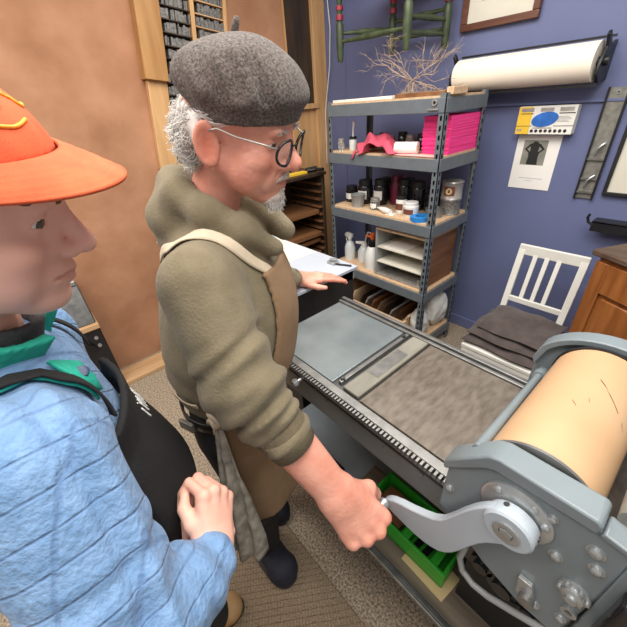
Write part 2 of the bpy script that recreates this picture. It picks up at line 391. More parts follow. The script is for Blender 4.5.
# ---- dark type cabinet with runner slots beside the shelf
t = thing('type_cabinet', 'tall dark open type cabinet with drawer runners left of the metal shelf', 'cabinet', (-2.42, 1.4, 0))
mb = MB().b2(-2.64, -2.2, 1.955, 1.985, 0, 1.20).b2(-2.64, -2.2, .86, .89, 0, 1.20).b2(-2.64, -2.625, .89, 1.955, 0, 1.20).b2(-2.64, -2.2, .89, 1.955, .05, .08)
mb.build('carcass', M['darkwood'], t, .003)
MB().b2(-2.65, -2.185, .85, 1.995, 1.20, 1.225).build('cabinet_top', M['darkwood'], t, .003)
for i in range(17):
    z = .13+i*.062
    MB().b2(-2.62, -2.205, 1.925, 1.954, z, z+.014).build('runner', M['drawerwood'], t)
    MB().b2(-2.62, -2.205, .891, .92, z, z+.014).build('runner', M['drawerwood'], t)
for i in (1, 4, 6, 8, 9, 12):
    z = .147+i*.062
    dr = MB().b2(-2.60, -2.215 if i != 9 else -2.19, .925, 1.92, z, z+.036).build('drawer', M['drawerwood'], t, .003)
    MB().b2(-2.214, -2.208, 1.38, 1.46, z+.010, z+.026).build('pull', M['tin'], dr)
t = thing('brayer', 'ink brayer with black roller lying at the right end of the type cabinet top', 'brayer', (-2.25, 1.93, 1.225))
MB().cyl((-2.27, 1.86, 1.245), (-2.27, 1.96, 1.245), .019).build('roller', M['rubber'], t)
mb = MB().tube([(-2.27, 1.86, 1.245), (-2.215, 1.86, 1.25), (-2.215, 1.96, 1.25), (-2.27, 1.965, 1.245)], .004, 8); mb.build('frame', M['steel'], t)
MB().cyl((-2.215, 1.91, 1.25), (-2.13, 1.91, 1.255), .011, .013).build('handle', M['blackgloss'], t)
tag(MB().b2(-2.30, -2.24, 1.50, 1.84, 1.225, 1.243).build('yellow_rule', M['yellow'], None, .002), 'yellow wooden rule lying on the dark type cabinet', 'rule')

# ---- black equipment case by the left wall
t = thing('equipment_case', 'black box with a pale wooden strip and sloping grey lid by the brown wall', 'case', (-2.52, -.25, 0))
MB().b2(-2.64, -2.42, -.62, .085, 0, .52).build('body', M['blackgloss'], t, .006)
MB().b2(-2.64, -2.412, -.62, .088, .52, .555).build('wood_strip', M['pineY'], t, .003)
mb = MB().prism([(-2.64, .555), (-2.44, .555), (-2.56, .80), (-2.64, .80)], (0, -.62, 0), (1, 0, 0), (0, 0, 1), (0, 1, 0), .70)
mb.build('lid', M['darksteel'], t, .006)
MB().b2(-2.60, -2.545, .03, .075, .80, .83).build('latch', M['bolt'], t, .004)
for z in (.40, .46): MB().cyl((-2.43, .04, z), (-2.408, .04, z), .012).build('bolt', M['bolt'], t)
MB().tube([(-2.41, -.25, .40), (-2.36, -.18, .50), (-2.36, -.05, .50), (-2.41, .02, .38)], .010, 8).build('carry_handle', M['blackmetal'], t)

# ================================================================== STEEL SHELF
LV = [1.69, 1.405, 1.03, .57, .16]; X0, X1, Y0, Y1 = -1.935, -1.065, 1.80, 2.23
t = thing('storage_shelf', 'grey steel storage shelf with particle board decks against the blue wall', 'shelf', (-1.5, 2.0, 0))
for px, sx in ((X0, 1), (X1, -1)):
    for py, sy in ((Y0, 1), (Y1, -1)):
        mb = MB(); a, b = sorted((px, px+sx*.036)); c, d = sorted((py, py+sy*.004)); mb.b2(a, b, c, d, 0, 1.70)
        a, b = sorted((px, px+sx*.004)); c, d = sorted((py, py+sy*.036)); mb.b2(a, b, c, d, 0, 1.70)
        z = .06
        while z < 1.66:
            for k in (0, 1):
                mb.box((px+sx*.019, py-sy*.0006, z+k*.0), (.010, .0016, .022), None, 1)
                mb.box((px-sx*.0006, py+sy*.019, z), (.0016, .010, .022), None, 1)
            z += .045
        mb.build('post', [M['shelfgrey'], M['black']], t)
for L in LV:
    MB().b2(X0+.006, X1-.006, Y0+.006, Y1-.006, L-.012, L).build('deck_board', M['chipboard'], t)
    for y in (Y0-.004, Y1-.004): MB().b2(X0+.004, X1-.004, y, y+.008, L-.076, L-.010).build('beam', M['shelfgrey'], t, .002)
    for x in (X0-.004, X1-.004): MB().b2(x, x+.008, Y0+.004, Y1-.004, L-.076, L-.010).build('beam', M['shelfgrey'], t, .002)

MB().lathe([(.008, 0), (.015, 0), (.015, .006), (.008, .006), (.008, 0)], (-1.125, 1.795, 1.66), (0, -1, 0), 18).b2(-1.16, -1.10, 1.789, 1.795, 1.627, 1.633).build('clip_ring', M['bolt'], t)
# on the top deck
z = LV[0]
tag(MB().b2(-1.90, -1.42, 1.82, 1.99, z, z+.016).build('white_board', M['white'], None, .002), 'long white painted board lying on the shelf top', 'board')
tag(MB().b2(-1.40, -1.09, 1.82, 2.02, z, z+.020).build('brown_board', M['drawerwood'], None, .002), 'brown wooden board on the shelf top right of the white board', 'board')
tag(MB().b2(-1.088, -1.05, 1.83, 1.97, z, z+.034).build('wood_block', M['chipboard'], None, .003), 'wooden block at the right end of the shelf top', 'block')
# dry tumbleweed
mb = MB(); rr = random.Random(3)
def twig(p, d, l, r, dep):
    pts = [p]; q = p; n = 5
    for i in range(n):
        d = unit(d+V(rr.gauss(0, .22), rr.gauss(0, .20), rr.gauss(-.02, .22))); q = q+d*l/n; q = V(min(max(q[0], -1.80), -1.13), min(max(q[1], 1.84), 2.28), min(max(q[2], z+.022), z+.29)); pts.append(q)
    mb.tube(pts, np.linspace(r, r*.6, n+1), 4)
    if dep:
        for i in range(rr.choice((2, 3))):
            k = rr.choice((1, 2, 3, 4)); twig(pts[k], unit(d+V(rr.gauss(0, .8), rr.gauss(0, .6), rr.gauss(.05, .6))), l*.66, r*.68, dep-1)
for i in range(11):
    a = i*PI*2/11+.3; twig(V(-1.43, 2.02, z+.085), unit(V(math.cos(a)*1.3, math.sin(a)*.6, rr.uniform(-.25, .75))), .22, .0024, 3)
mb.tube([(-1.42, 2.02, z+.0205), (-1.425, 2.02, z+.05), (-1.42, 2.02, z+.075)], .005, 6)
tag(mb.build('tumbleweed', M['twig']), 'dry tangled tumbleweed standing on top of the steel shelf', 'tumbleweed')

# second deck
z = LV[1]
def jar(name, x, y, z, r, h, m, lidm, label, cat='jar', group=None, labelm=None, neck=.86, lidh=None):
    t = thing(name, label, cat, (x, y, z), group); lh = lidh or h*.2
    MB().lathe([(0, 0), (r*.94, 0), (r, .004), (r, h*.74), (r*neck, h-lh), (0, h-lh)], (x, y, z)).build('body', m, t)
    MB().lathe([(0, h-lh), (r*neck+.002, h-lh), (r*neck+.002, h-.002), (r*neck, h), (0, h)], (x, y, z)).build('lid', lidm, t)
    if labelm:
        mb = MB(); an = np.linspace(-2.4, -.7, 9); rr_ = r+.0012
        mb.grid([[(x+rr_*math.cos(a), y+rr_*math.sin(a), z+h*q) for a in an] for q in (.22, .58)]); mb.build('label', labelm, t)
    return t
jar('glass_jar', -1.87, 1.86, z, .022, .075, M['glass'], M['tin'], 'small clear glass jar at the left end of the pink paper deck')
t = jar('brush_bottle', -1.795, 1.90, z, .026, .085, M['paleplastic'], M['black'], 'small bottle with a long white brush handle, left of the red cloth', 'bottle')
MB().tube([(-1.795, 1.90, z+.08), (-1.792, 1.90, z+.13), (-1.785, 1.90, z+.175)], [.006, .006, .010], 10).build('brush_handle', M['whiteplastic'], t)
for i, (dx, dy, h, mm) in enumerate(((0, 0, .085, 'blackgloss'), (.075, .02, .095, 'greyplastic'), (.15, .0, .08, 'blackgloss'), (.225, .03, .10, 'blackgloss'), (.30, .01, .085, 'tin'), (.37, .03, .09, 'blackgloss'))):
    jar('ink_jar', -1.72+dx, 2.02+dy, z, .031, h, M[mm], M['black'] if i % 2 else M['tin'],
        ['dark ink jar with tin lid behind the left end of the red cloth', 'grey ink jar with black lid behind the red cloth', 'short dark ink jar with tin lid behind the red cloth', 'tallest dark ink jar behind the red cloth', 'tin coloured jar behind the right part of the red cloth', 'dark ink jar hidden most by the right end of the red cloth'][i], group='ink jars behind the red cloth')
# crumpled red cloth
nu, nv = 40, 22; P = np.zeros((nu, nv, 3)); rs = np.random.RandomState(4)
for i in range(nu):
    for j in range(nv):
        u, v = i/(nu-1), j/(nv-1)
        x = -1.71+.33*u+.02*math.sin(9*v); y = 1.79+.17*v+.012*math.sin(12*u)
        hh = .088*math.sin(PI*min(1, .08+u*.92))**.8*math.sin(PI*(.12+.8*v))**.8+.013*math.sin(17*u+5*v)+.010*math.sin(11*v-9*u+1)
        zz = z+.008+max(0, hh)
        if u < .35 and v < .25: zz = z+.010+(-.05*(.25-v)/.25*(1-u/.35) if y < 1.80 else 0)
        P[i, j] = (x, y, zz)
P[:, :, 1] = np.where((P[:, :, 2] < z), 1.782, P[:, :, 1])
o = MB().grid(P).build('red_cloth', M['cloth'], None, 0, 180, solid=.004); tag(o, 'crumpled red cloth lying on the second deck of the shelf', 'cloth')
t = thing('paper_towel_roll', 'small white paper roll lying beside the red cloth', 'paper roll', (-1.33, 1.9, z))
mb = MB(); a0 = V(-1.385, 1.835, z+.0345); a1 = V(-1.255, 1.872, z+.0345); mb.lathe([(.015, 0), (.032, 0), (.032, .135), (.015, .135), (.015, 0)], a0, a1-a0); mb.build('roll', M['paper'], t)
MB().lathe([(.0115, -.001), (.0152, -.001), (.0152, .136), (.0115, .136), (.0115, -.001)], a0, a1-a0).build('core', M['card'], t)
tag(MB().b2(-1.47, -1.08, 1.80, 1.86, z, z+.0025).b2(-1.47, -1.40, 1.86, 1.93, z, z+.0025).build('loose_sheet', M['pinkpaleedge']), 'pale pink loose sheet under the white paper roll', 'sheet')
mb = MB(); rr = random.Random(5)
for i in range(44):
    d = rr.uniform(-.003, .003); mb.b2(-1.245+d, -1.075+d*.5, 1.895+d, 2.20+d, z+.001+i*.0043, z+.001+i*.0043+.0042)
tag(mb.build('pink_paper_stack', M['pink']), 'tall stack of bright pink paper at the right end of the shelf', 'paper stack')

# third deck: jars and pots
z = LV[2]
J = [
 (-1.885, 1.98, .046, .115, 'blackgloss', 'black', 'short black ink jar with white label at the left end of the jar deck', 'label'),
 (-1.765, 2.00, .055, .165, 'blackgloss', 'black', 'large black ink jar with white label behind the grey cup', 'label'),
 (-1.645, 2.03, .050, .175, 'blackgloss', 'black', 'tall dark ink jar with white label left of the maroon jar', 'label'),
 (-1.555, 2.10, .045, .20, 'maroon', 'maroon', 'tall maroon jar at the back of the jar deck', None),
 (-1.455, 2.06, .045, .19, 'blackgloss', 'black', 'tall black bottle right of the maroon jar', None),
 (-1.345, 2.06, .045, .185, 'blackgloss', 'black', 'tall black jar behind the white labelled jar', None),
 (-1.245, 2.08, .048, .15, 'blackgloss', 'blackmetal', 'black jar behind the white tub of the jar deck', None),
 (-1.585, 1.90, .034, .078, 'glass', 'tin', 'small clear jar with white label and tin lid beside the grey cup', 'label'),
 (-1.385, 1.93, .036, .115, 'whiteplastic', 'black', 'white bottle with black cap among the dark jars', 'brownprint'),
 (-1.285, 1.90, .048, .092, 'whiteplastic', 'whiteplastic', 'white tub with brown printing behind the blue tape', 'brownprint'),
 (-1.50, 2.17, .04, .17, 'blackgloss', 'black', 'black ink jar against the back of the jar deck', None),
 (-1.70, 2.16, .04, .16, 'blackgloss', 'black', 'black ink jar behind the large labelled jar', None),
]
for x, y, r, h, a, b, lab, lm in J: jar('ink_jar', x, y, z, r, h, M[a], M[b], lab, 'jar', 'jars on the third deck', M[lm] if lm else None)
t = thing('grey_cup', 'grey plastic cup in front of the large black ink jar', 'cup', (-1.735, 1.885, z))
MB().lathe([(0, 0), (.040, 0), (.052, .085), (.055, .088), (.048, .088), (.038, .006), (0, .006)], (-1.735, 1.885, z)).build('body', M['greyplastic'], t)
t = thing('glue_tube', 'white squeeze tube lying in front of the jars', 'tube', (-1.46, 1.86, z))
MB().tube([(-1.53, 1.88, z+.020), (-1.47, 1.86, z+.020), (-1.41, 1.845, z+.018)], [.010, .020, .018], 14).build('body', M['whiteplastic'], t)
MB().tube([(-1.53, 1.88, z+.020), (-1.555, 1.89, z+.020)], [.008, .004], 12).build('cap', M['whiteplastic'], t)
MB().b2(-1.44, -1.38, 1.835, 1.88, z, z+.006).build('fold', M['whiteplastic'], t)
mb = MB().lathe([(.028, 0), (.062, 0), (.062, .026), (.028, .026), (.028, 0)], (-1.19, 1.865, z), n=32)
tag(mb.build('tape_roll', M['bluetape']), 'roll of blue tape lying at the front of the jar deck', 'tape')
for i, (h0, h, lab) in enumerate(((0, .095, 'lower tin can of the stacked pair at the right end'), (.0955, .105, 'upper tin can with brown label stacked at the right end'))):
    t = thing('tin_can', lab, 'can', (-1.13, 2.10, z+h0), 'stacked tin cans')
    MB().lathe([(0, 0), (.063, 0), (.065, .004), (.062, .008), (.062, h-.008), (.065, h-.004), (.063, h), (0, h-.003)], (-1.13, 2.10, z+h0), n=30).build('body', M['tin'] if i else M['lead'], t)
    if i:
        mb = MB(); mb.grid([[(-1.13+.0632*math.cos(a), 2.10+.0632*math.sin(a), z+h0+q) for a in np.linspace(-1.9, -.8, 9)] for q in (.025, .08)]); lb = mb.build('label', M['brownprint'], t)
        ma = -1.35; mb = MB().lathe([(.011, 0), (.019, 0), (.019, .003), (.011, .003), (.011, 0)], (-1.13+.0628*math.cos(ma), 2.10+.0628*math.sin(ma), z+h0+.052), (math.cos(ma), math.sin(ma), 0)); mb.build('ring_mark', M['card'], lb)
tag(MB().lathe([(0, 0), (.055, 0), (.055, .05), (.05, .05), (.05, .004), (0, .004)], (-1.17, 1.985, z)).build('tin_dish', M['galvan']), 'shallow open tin dish in front of the stacked cans', 'dish')

# fourth deck
z = LV[3]
t = thing('spray_bottle', 'clear spray bottle with white trigger at the left end of the shelf', 'spray bottle', (-1.865, 1.93, z))
MB().lathe([(0, 0), (.042, 0), (.044, .01), (.044, .10), (.030, .14), (.013, .155), (.013, .165), (0, .165)], (-1.865, 1.93, z)).build('bottle', M['paleplastic'], t)
MB().lathe([(0, .165), (.017, .165), (.017, .185), (.010, .19), (0, .19)], (-1.865, 1.93, z)).prism([(-.045, .185), (.028, .185), (.030, .215), (-.03, .222), (-.05, .205)], (-1.865, 1.918, z), (1, 0, 0), (0, 0, 1), (0, 1, 0), .024).build('nozzle', M['whiteplastic'], t, .003)
MB().tube([(-1.90, 1.93, z+.185), (-1.905, 1.93, z+.16), (-1.895, 1.93, z+.14)], .005, 8).build('trigger', M['whiteplastic'], t)
t = thing('pump_sprayer', 'white jug sprayer with black and orange pump next to the wooden rack', 'sprayer', (-1.60, 1.90, z))
MB().lathe([(0, 0), (.056, 0), (.060, .012), (.058, .12), (.036, .175), (.026, .185), (0, .185)], (-1.60, 1.90, z)).build('jug', M['whiteplastic'], t)
MB().lathe([(0, .18), (.032, .18), (.034, .20), (.020, .235), (0, .235)], (-1.60, 1.90, z)).cyl((-1.60, 1.90, z+.21), (-1.535, 1.87, z+.235), .012).build('collar', M['blackgloss'], t)
MB().lathe([(0, .235), (.016, .235), (.018, .275), (.008, .285), (0, .285)], (-1.60, 1.90, z)).tube([(-1.60, 1.9, z+.25), (-1.655, 1.885, z+.255)], [.010, .007], 10).build('pump_nozzle', M['orange'], t)
t = thing('hose_sprayer', 'white sprayer pot with a pale hose loop beside the spray bottle', 'sprayer', (-1.745, 1.97, z))
MB().lathe([(0, 0), (.05, 0), (.052, .08), (.03, .12), (.02, .13), (0, .13)], (-1.745, 1.97, z)).build('pot', M['paleplastic'], t)
MB().lathe([(0, .13), (.025, .13), (.02, .16), (0, .16)], (-1.745, 1.97, z)).tube([(-1.745, 1.97, z+.15), (-1.80, 1.93, z+.155)], [.016, .010], 10).build('cap', M['whiteplastic'], t)
MB().tube([(-1.735, 1.97, z+.155), (-1.715, 1.96, z+.21), (-1.69, 1.95, z+.255), (-1.665, 1.95, z+.255), (-1.66, 1.96, z+.20), (-1.68, 1.98, z+.12), (-1.69, 1.99, z+.03)], .006, 8).build('hose', M['cordwhite'], t)
# wooden pigeon-hole rack
t = thing('wooden_rack', 'open wooden rack of three trays on the fourth deck of the shelf', 'rack', (-1.31, 2.0, z))
ax, bx, ay, by, az, bz = -1.515, -1.10, 1.83, 2.19, z, z+.345
MB().b2(ax, ax+.014, ay, by, az, bz).build('side_panel', M['greyplastic'], t, .002)
MB().b2(bx-.014, bx, ay, by, az, bz).build('side_panel', M['drawerwood'], t, .002)
MB().b2(ax, bx, ay, by, bz, bz+.018).build('top_panel', M['chipboard'], t, .002)
MB().b2(ax+.014, bx-.014, by-.012, by, az, bz).build('back_panel', M['caseback'], t)
for q in (.004, .105, .215):
    MB().b2(ax+.015, bx-.015, ay+.004, by-.013, az+q, az+q+.008).build('tray', M['cream'] if q > .01 else M['tin'], t)
tag(MB().b2(ax+.06, bx-.18, ay+.02, by-.06, az+.2232, az+.2262).build('stored_sheet', M['paper']), 'white sheet stored on the top tray of the wooden rack', 'sheet')
tag(MB().b2(ax+.03, bx-.05, ay+.015, by-.05, az+.1132, az+.1168).build('stored_sheet', M['cream']), 'cream sheet stored on the middle tray of the wooden rack', 'sheet')
tag(MB().cyl((bx-.05, ay+.03, az+.0125), (bx-.05, ay+.03, az+.045), .013).build('small_knob', M['tin']), 'small metal knob standing on the bottom tray of the wooden rack', 'knob')

# bottom deck: slotted wooden tray, plastic bags
z = LV[4]
t = thing('slotted_crate', 'low wooden crate with slanted dividers on the lowest deck of the shelf', 'crate', (-1.52, 1.98, z))
MB().b2(-1.88, -1.20, 1.79, 1.81, z, z+.12).b2(-1.88, -1.86, 1.81, 2.15, z, z+.20).b2(-1.22, -1.20, 1.81, 2.15, z, z+.12).b2(-1.86, -1.22, 1.81, 2.15, z, z+.012).b2(-1.88, -1.20, 2.15, 2.165, z, z+.2).build('box', M['chipboard'], t, .002)
rr = random.Random(9)
for i in range(10):
    x = -1.83+i*.062; tl = .05+.03*rr.random()
    MB().prism([(x, z+.013), (x+.008, z+.013), (x+.008+tl, z+.15+.05*rr.random()), (x+tl, z+.15+.05*rr.random())], (0, 1.82+.02*rr.random(), 0), (1, 0, 0), (0, 0, 1), (0, 1, 0), .28).build('divider', [M['drawerwood'], M['chipboard'], M['darkwood'], M['tin']][i % 4], t)
for bi, (cx, cy, r, lab) in enumerate(((-1.135, 1.90, .075, 'crumpled white plastic bag at the front of the lowest deck'), (-1.14, 2.09, .10, 'larger grey white plastic bag at the back of the lowest deck'))):
    def bagf(P, c=(cx, cy, z+r*1.45), r=r, s=bi): return ell(P, c, (r*.85, r, r*1.45))+.012*nz3(P, 38, s)+.006*nz3(P, 90, s+5)
    v, f = surface(bagf, (cx-r*1.3, cy-r*1.3, z-.0), (cx+r*1.3, cy+r*1.3, z+r*3.3), .009)
    tag(link_mesh('plastic_bag', v, f, M['bag'], None, 180), lab, 'bag', 'plastic bags on the lowest deck')

# ================================================================== BACK WALL THINGS  (y = 2.45)
t = thing('picture_frame', 'dark wood picture frame with cream mat at the top of the blue wall', 'picture', (-1.18, 2.43, 2.0))
for x0, x1, z0, z1 in ((-1.40, -.965, 2.0, 2.035), (-1.40, -1.365, 2.035, 2.50), (-1.0, -.965, 2.035, 2.50), (-1.40, -.965, 2.50, 2.535)):
    MB().b2(x0, x1, 2.420, 2.449, z0, z1).build('frame_bar', M['framewood'], t, .004)
MB().b2(-1.365, -1.0, 2.436, 2.449, 2.035, 2.50).build('picture_mat', M['cream'], t)
MB().b2(-1.29, -1.075, 2.433, 2.436, 2.13, 2.41).build('print', M['photogrey'], t)
# paper roll + dispenser
rc = V(0, 2.335, 1.775)
t = thing('paper_roll', 'wide roll of white kraft paper on the black wall dispenser', 'paper roll', (-.99, 2.335, 1.69))
MB().lathe([(.02, 0), (.083, 0), (.083, .70), (.02, .70), (.02, 0)], (-1.315, rc[1], rc[2]), (1, 0, 0), 40).build('roll', M['rollpaper'], t)
pa = np.linspace(-.3, .9, 10)
t2 = thing('roll_dispenser', 'black steel wall dispenser with cutter bar holding the wide paper roll', 'dispenser', (-.99, 2.40, 1.69))
MB().cyl((-1.37, rc[1], rc[2]), (-.57, rc[1], rc[2]), .0195).build('rod', M['blackmetal'], t2)
for x in (-1.352, -.602):
    mb = MB().prism([(2.4505, 1.70), (2.33, 1.69), (2.29, 1.72), (2.285, 1.76), (2.31, 1.80), (2.33, 1.83), (2.30, 1.875), (2.315, 1.89), (2.36, 1.85), (2.40, 1.84), (2.4505, 1.86)], (x, 0, 0), (0, 1, 0), (0, 0, 1), (1, 0, 0), .014)
    mb.build('bracket_arm', M['blackmetal'], t2, .003)
MB().b2(-1.352, -.588, 2.405, 2.415, 1.868, 1.878).build('top_bar', M['blackmetal'], t2)
MB().b2(-1.352, -.588, 2.318, 2.345, 1.676, 1.688).build('cutter_bar', M['blackmetal'], t2)
MB().lathe([(0, 0), (.075, 0), (.075, .006), (0, .006)], (-1.324, rc[1], rc[2]), (1, 0, 0), 32).build('end_disc', M['paleplastic'], t2)
# carton
t = thing('hat_carton', 'flat carton with yellow side panel and blue oval hung above the poster', 'carton', (-.79, 2.43, 1.455))
cx0, cx1, cz0, cz1, cy = -.945, -.655, 1.460, 1.600, 2.395
MB().b2(cx0, cx1, cy, 2.449, cz0, cz1).build('box', M['white'], t, .002)
MB().b2(cx0+.002, cx0+.075, cy-.0012, cy, cz0+.002, cz1-.002).build('yellow_panel', M['yellow'], t)
mb = MB(); mb.prism([(.066*math.cos(a), .036*math.sin(a)) for a in np.linspace(0, 2*PI, 29)[:-1]], (-.80, cy-.003, 1.535), (1, 0, .12), (0, 0, 1), (0, 1, 0), .003); mb.build('blue_oval', M['printblue'], t)
for x0, x1 in ((-.93, -.865), (-.83, -.765), (-.735, -.67)): MB().b2(x0, x1, cy-.0015, cy, cz1-.027, cz1-.009).build('top_print', M['tin'], t)
mb = MB()
for x0, x1, zz in ((cx0, -.86, .038), (-.855, -.755, .028), (-.75, cx1, .038)): mb.b2(x0, x1, cy-.0015, cy, cz0+zz-.0025+.006, cz0+zz+.006)
for x0, x1 in ((-.93, -.865), (-.735, -.66)): mb.b2(x0, x1, cy-.0015, cy, cz1-.038, cz1-.034)
mb.build('rule_print', M['ink'], t)
mb = MB()
for i in range(8): mb.lathe([(.0045, 0), (.0085, 0), (.0085, .001), (.0045, .001), (.0045, 0)], (-.855+i*.024, cy, cz0+.018), (0, -1, 0), 14)
mb.build('ring_print', M['darksteel'], t)
mb = MB()
for i in range(5): mb.b2(-.735, -.735+.05+.008*(i % 3), cy-.001, cy, 1.547-i*.006, 1.549-i*.006)
mb.b2(-.935, -.925, cy-.0018, cy, 1.477, 1.489).b2(-.921, -.911, cy-.0018, cy, 1.477, 1.489)
mb.build('small_print', M['greyplastic'], t)
# poster
t = thing('poster', 'white poster with a grey photograph of a dark figure below the carton', 'poster', (-.82, 2.447, 1.15))
mb = MB().b2(-.935, -.702, 2.4455, 2.4505, 1.152, 1.452); mb.build('sheet', M['paper'], t)
ph = MB().b2(-.895, -.765, 2.4445, 2.4455, 1.29, 1.425).build('photograph', M['photogrey'], t)
mb = MB(); fx, fz = -.83, 1.292
sh = [(-.030, 0), (.030, 0), (.026, .045), (.030, .065), (.055, .085), (.030, .112), (.014, .118), (.010, .126), (-.010, .126), (-.014, .118), (-.030, .112), (-.055, .085), (-.030, .065), (-.026, .045)]
mb.prism(sh, (fx, 2.4437, fz), (1, 0, 0), (0, 0, 1), (0, 1, 0), .0008)
mb.build('figure_print', M['ink'], ph)
mb = MB()
for s in (-1, 1): mb.prism([(s*.022, .070), (s*.040, .085), (s*.024, .100)][::s], (fx, 2.4433, fz), (1, 0, 0), (0, 0, 1), (0, 1, 0), .0003)
mb.build('light_gap', M['photogrey'], ph)
mb = MB()
for i in range(14): mb.b2(-.88+i*.0095, -.874+i*.0095, 2.445, 2.4455, 1.212, 1.216)
for i in range(5): mb.b2(-.845+i*.009, -.839+i*.009, 2.445, 2.4455, 1.198, 1.201)
mb.build('caption', M['greyplastic'], t)
# steel galley strip
t = thing('steel_galley', 'long narrow steel galley with black edges hanging on the blue wall', 'galley', (-.515, 2.44, 1.13))
MB().b2(-.555, -.475, 2.440, 2.449, 1.135, 1.665).build('plate', M['galvan'], t)
for x0, x1 in ((-.560, -.552), (-.478, -.470)): MB().b2(x0, x1, 2.428, 2.449, 1.13, 1.668).build('side_rim', M['blackmetal'], t)
for zz in (1.165, 1.235, 1.335): MB().b2(-.552, -.478, 2.426, 2.441, zz, zz+.010).build('cross_bar', M['steel'], t)
for zz in (1.20, 1.36): MB().tube([(-.525, 2.43, zz), (-.52, 2.42, zz+.03), (-.505, 2.42, zz+.05), (-.495, 2.432, zz+.06)], .006, 8).build('clamp', M['bolt'], t)
MB().lathe([(.004, 0), (.010, 0), (.010, .004), (.004, .004), (.004, 0)], (-.515, 2.44, 1.645), (0, -1, 0)).build('hang_ring', M['bolt'], t)
# framed white board
t = thing('framed_sheet', 'white sheet in a black frame right of the steel galley', 'picture', (-.2, 2.43, 1.16))
for x0, x1, z0, z1 in ((-.435, .10, 1.165, 1.182), (-.435, -.418, 1.182, 1.58), (.083, .10, 1.182, 1.58), (-.435, .10, 1.58, 1.597)): MB().b2(x0, x1, 2.425, 2.449, z0, z1).build('frame_bar', M['black'], t, .002)
MB().b2(-.418, .083, 2.438, 2.449, 1.182, 1.58).build('sheet', M['cream'], t)
# black wall rail with hook
t = thing('wall_rail', 'short black steel rail with a hooked end on the blue wall above the oak cabinet', 'rail', (-.28, 2.41, 1.0))
MB().b2(-.42, -.02, 2.36, 2.449, 1.03, 1.040).b2(-.42, -.02, 2.36, 2.368, .985, 1.04).build('rail', M['blackmetal'], t, .002)
MB().tube([(-.415, 2.365, 1.02), (-.435, 2.36, 1.03), (-.445, 2.36, 1.055), (-.44, 2.36, 1.075)], .007, 8).build('hook', M['blackmetal'], t)
# hanging white cord in the corner
o = MB().tube([(-2.605, 2.40, 2.75), (-2.56, 2.42, 2.45), (-2.53, 2.42, 2.2), (-2.54, 2.41, 1.95), (-2.585, 2.40, 1.72), (-2.605, 2.40, 1.62), (-2.602, 2.39, 1.2)], .004, 8).build('hanging_cord', M['cordwhite'])
tag(o, 'thin white cord hanging down the wooden corner post', 'cord')

# ---- green painted chair hung on the wall (seen from below)
t = thing('painted_chair', 'green painted chair with red leg rings hanging high on the blue wall', 'chair', (-1.75, 2.15, 1.92))
A, B, C_, D = V(-2.05, 2.05), V(-1.475, 2.0), V(-1.455, 2.36), V(-1.86, 2.36)
zs = 2.30
def cleg(p, zb, mfull):
    prof = [(0, 0), (.014, 0), (.020, .02), (.025, .10), (.024, .16), (.025, .20), (.017, .215), (.021, .225), (.021, .245), (.015, .255), (.023, .275), (.023, .29), (.015, .30), (.019, .32), (.019, zs-zb), (0, zs-zb)]
    l = MB().lathe(prof, (p[0], p[1], zb), n=16).build('leg', M['greenpaint'], t)
    for a, b in ((.222, .248), (.272, .293)): MB().lathe([(.0185, a), (.0245, a), (.0245, b), (.0185, b), (.0185, a)], (p[0], p[1], zb), n=16).build('red_ring', M['redring'], l)
cleg(A, 1.925, 0); cleg(B, 1.92, 0); cleg(C_, 1.93, 0); cleg(D, 1.945, 0)
def rung(p, q, z0, z1, r=.014):
    MB().tube([(*(p+(q-p)*u), z0+(z1-z0)*u) for u in (0, .15, .5, .85, 1)], [r*.6, r*.8, r*1.25, r*.8, r*.6], 10).build('rung', M['greenpaint'], t)
rung(A, B, 2.035, 2.02); rung(A, D, 2.08, 2.09); rung(D, C_, 2.03, 2.03); rung(B, C_, 2.07, 2.07); rung(B, C_, 2.0, 2.0); rung(D, C_, 2.12, 2.12)
MB().prism([tuple(A+V(-.03, -.03)), tuple(B+V(.03, -.03)), tuple(C_+V(.03, .03)), tuple(D+V(-.03, .03))], (0, 0, zs), (1, 0, 0), (0, 1, 0), (0, 0, 1), .03).build('seat', M['rush'], t, .008)
for p in (C_, D): MB().tube([(p[0], p[1], zs+.03), (p[0], p[1]+.03, zs+.35), (p[0], p[1]+.06, zs+.60)], [.02, .019, .014], 12).build('back_post', M['greenpaint'], t)
for zz in (.25, .42, .55): MB().bar((D[0], D[1]+.02+zz*.06, zs+zz), (C_[0], C_[1]+.02+zz*.06, zs+zz), .016, .06).build('back_slat', M['greenpaint'], t, .004)
mb = MB().tube([(-1.66, 2.40, 2.62), (-1.66, 2.449, 2.64)], .008, 8).b2(-1.69, -1.63, 2.42, 2.449, 2.56, 2.66); mb.build('wall_hook', M['blackmetal'], t)

# ---- white wooden chair, blanket
t = thing('white_chair', 'white wooden slat back chair standing in front of the blue wall', 'chair', (-.53, 1.95, 0))
zt = .415
def lean(z): return 2.09+max(0, z-.40)*.225
for x in (-.672, -.352):
    mb = MB(); mb.bar((x, 2.13, 0), (x, lean(.42), .42), .034, .030, (1, 0, 0)); mb.bar((x, lean(.40), .40), (x, lean(.89), .89), .036, .022, (0, 1, 0)); mb.build('back_leg', M['white'], t, .003)
for x in (-.69, -.335): MB().bar((x, 1.70, 0), (x, 1.71, .385), .034, .034, (1, 0, 0)).build('front_leg', M['white'], t, .003)
MB().bar((-.69, lean(.865), .865), (-.334, lean(.865), .865), .020, .062).build('top_rail', M['white'], t, .004)
MB().bar((-.66, lean(.565), .565), (-.36, lean(.565), .565), .018, .034).build('lower_rail', M['white'], t, .003)
for i in range(3):
    x = -.592+i*.062; MB().bar((x, lean(.57), .57), (x, lean(.845), .845), .024, .012, (0, 1, 0)).build('slat', M['white'], t, .002)
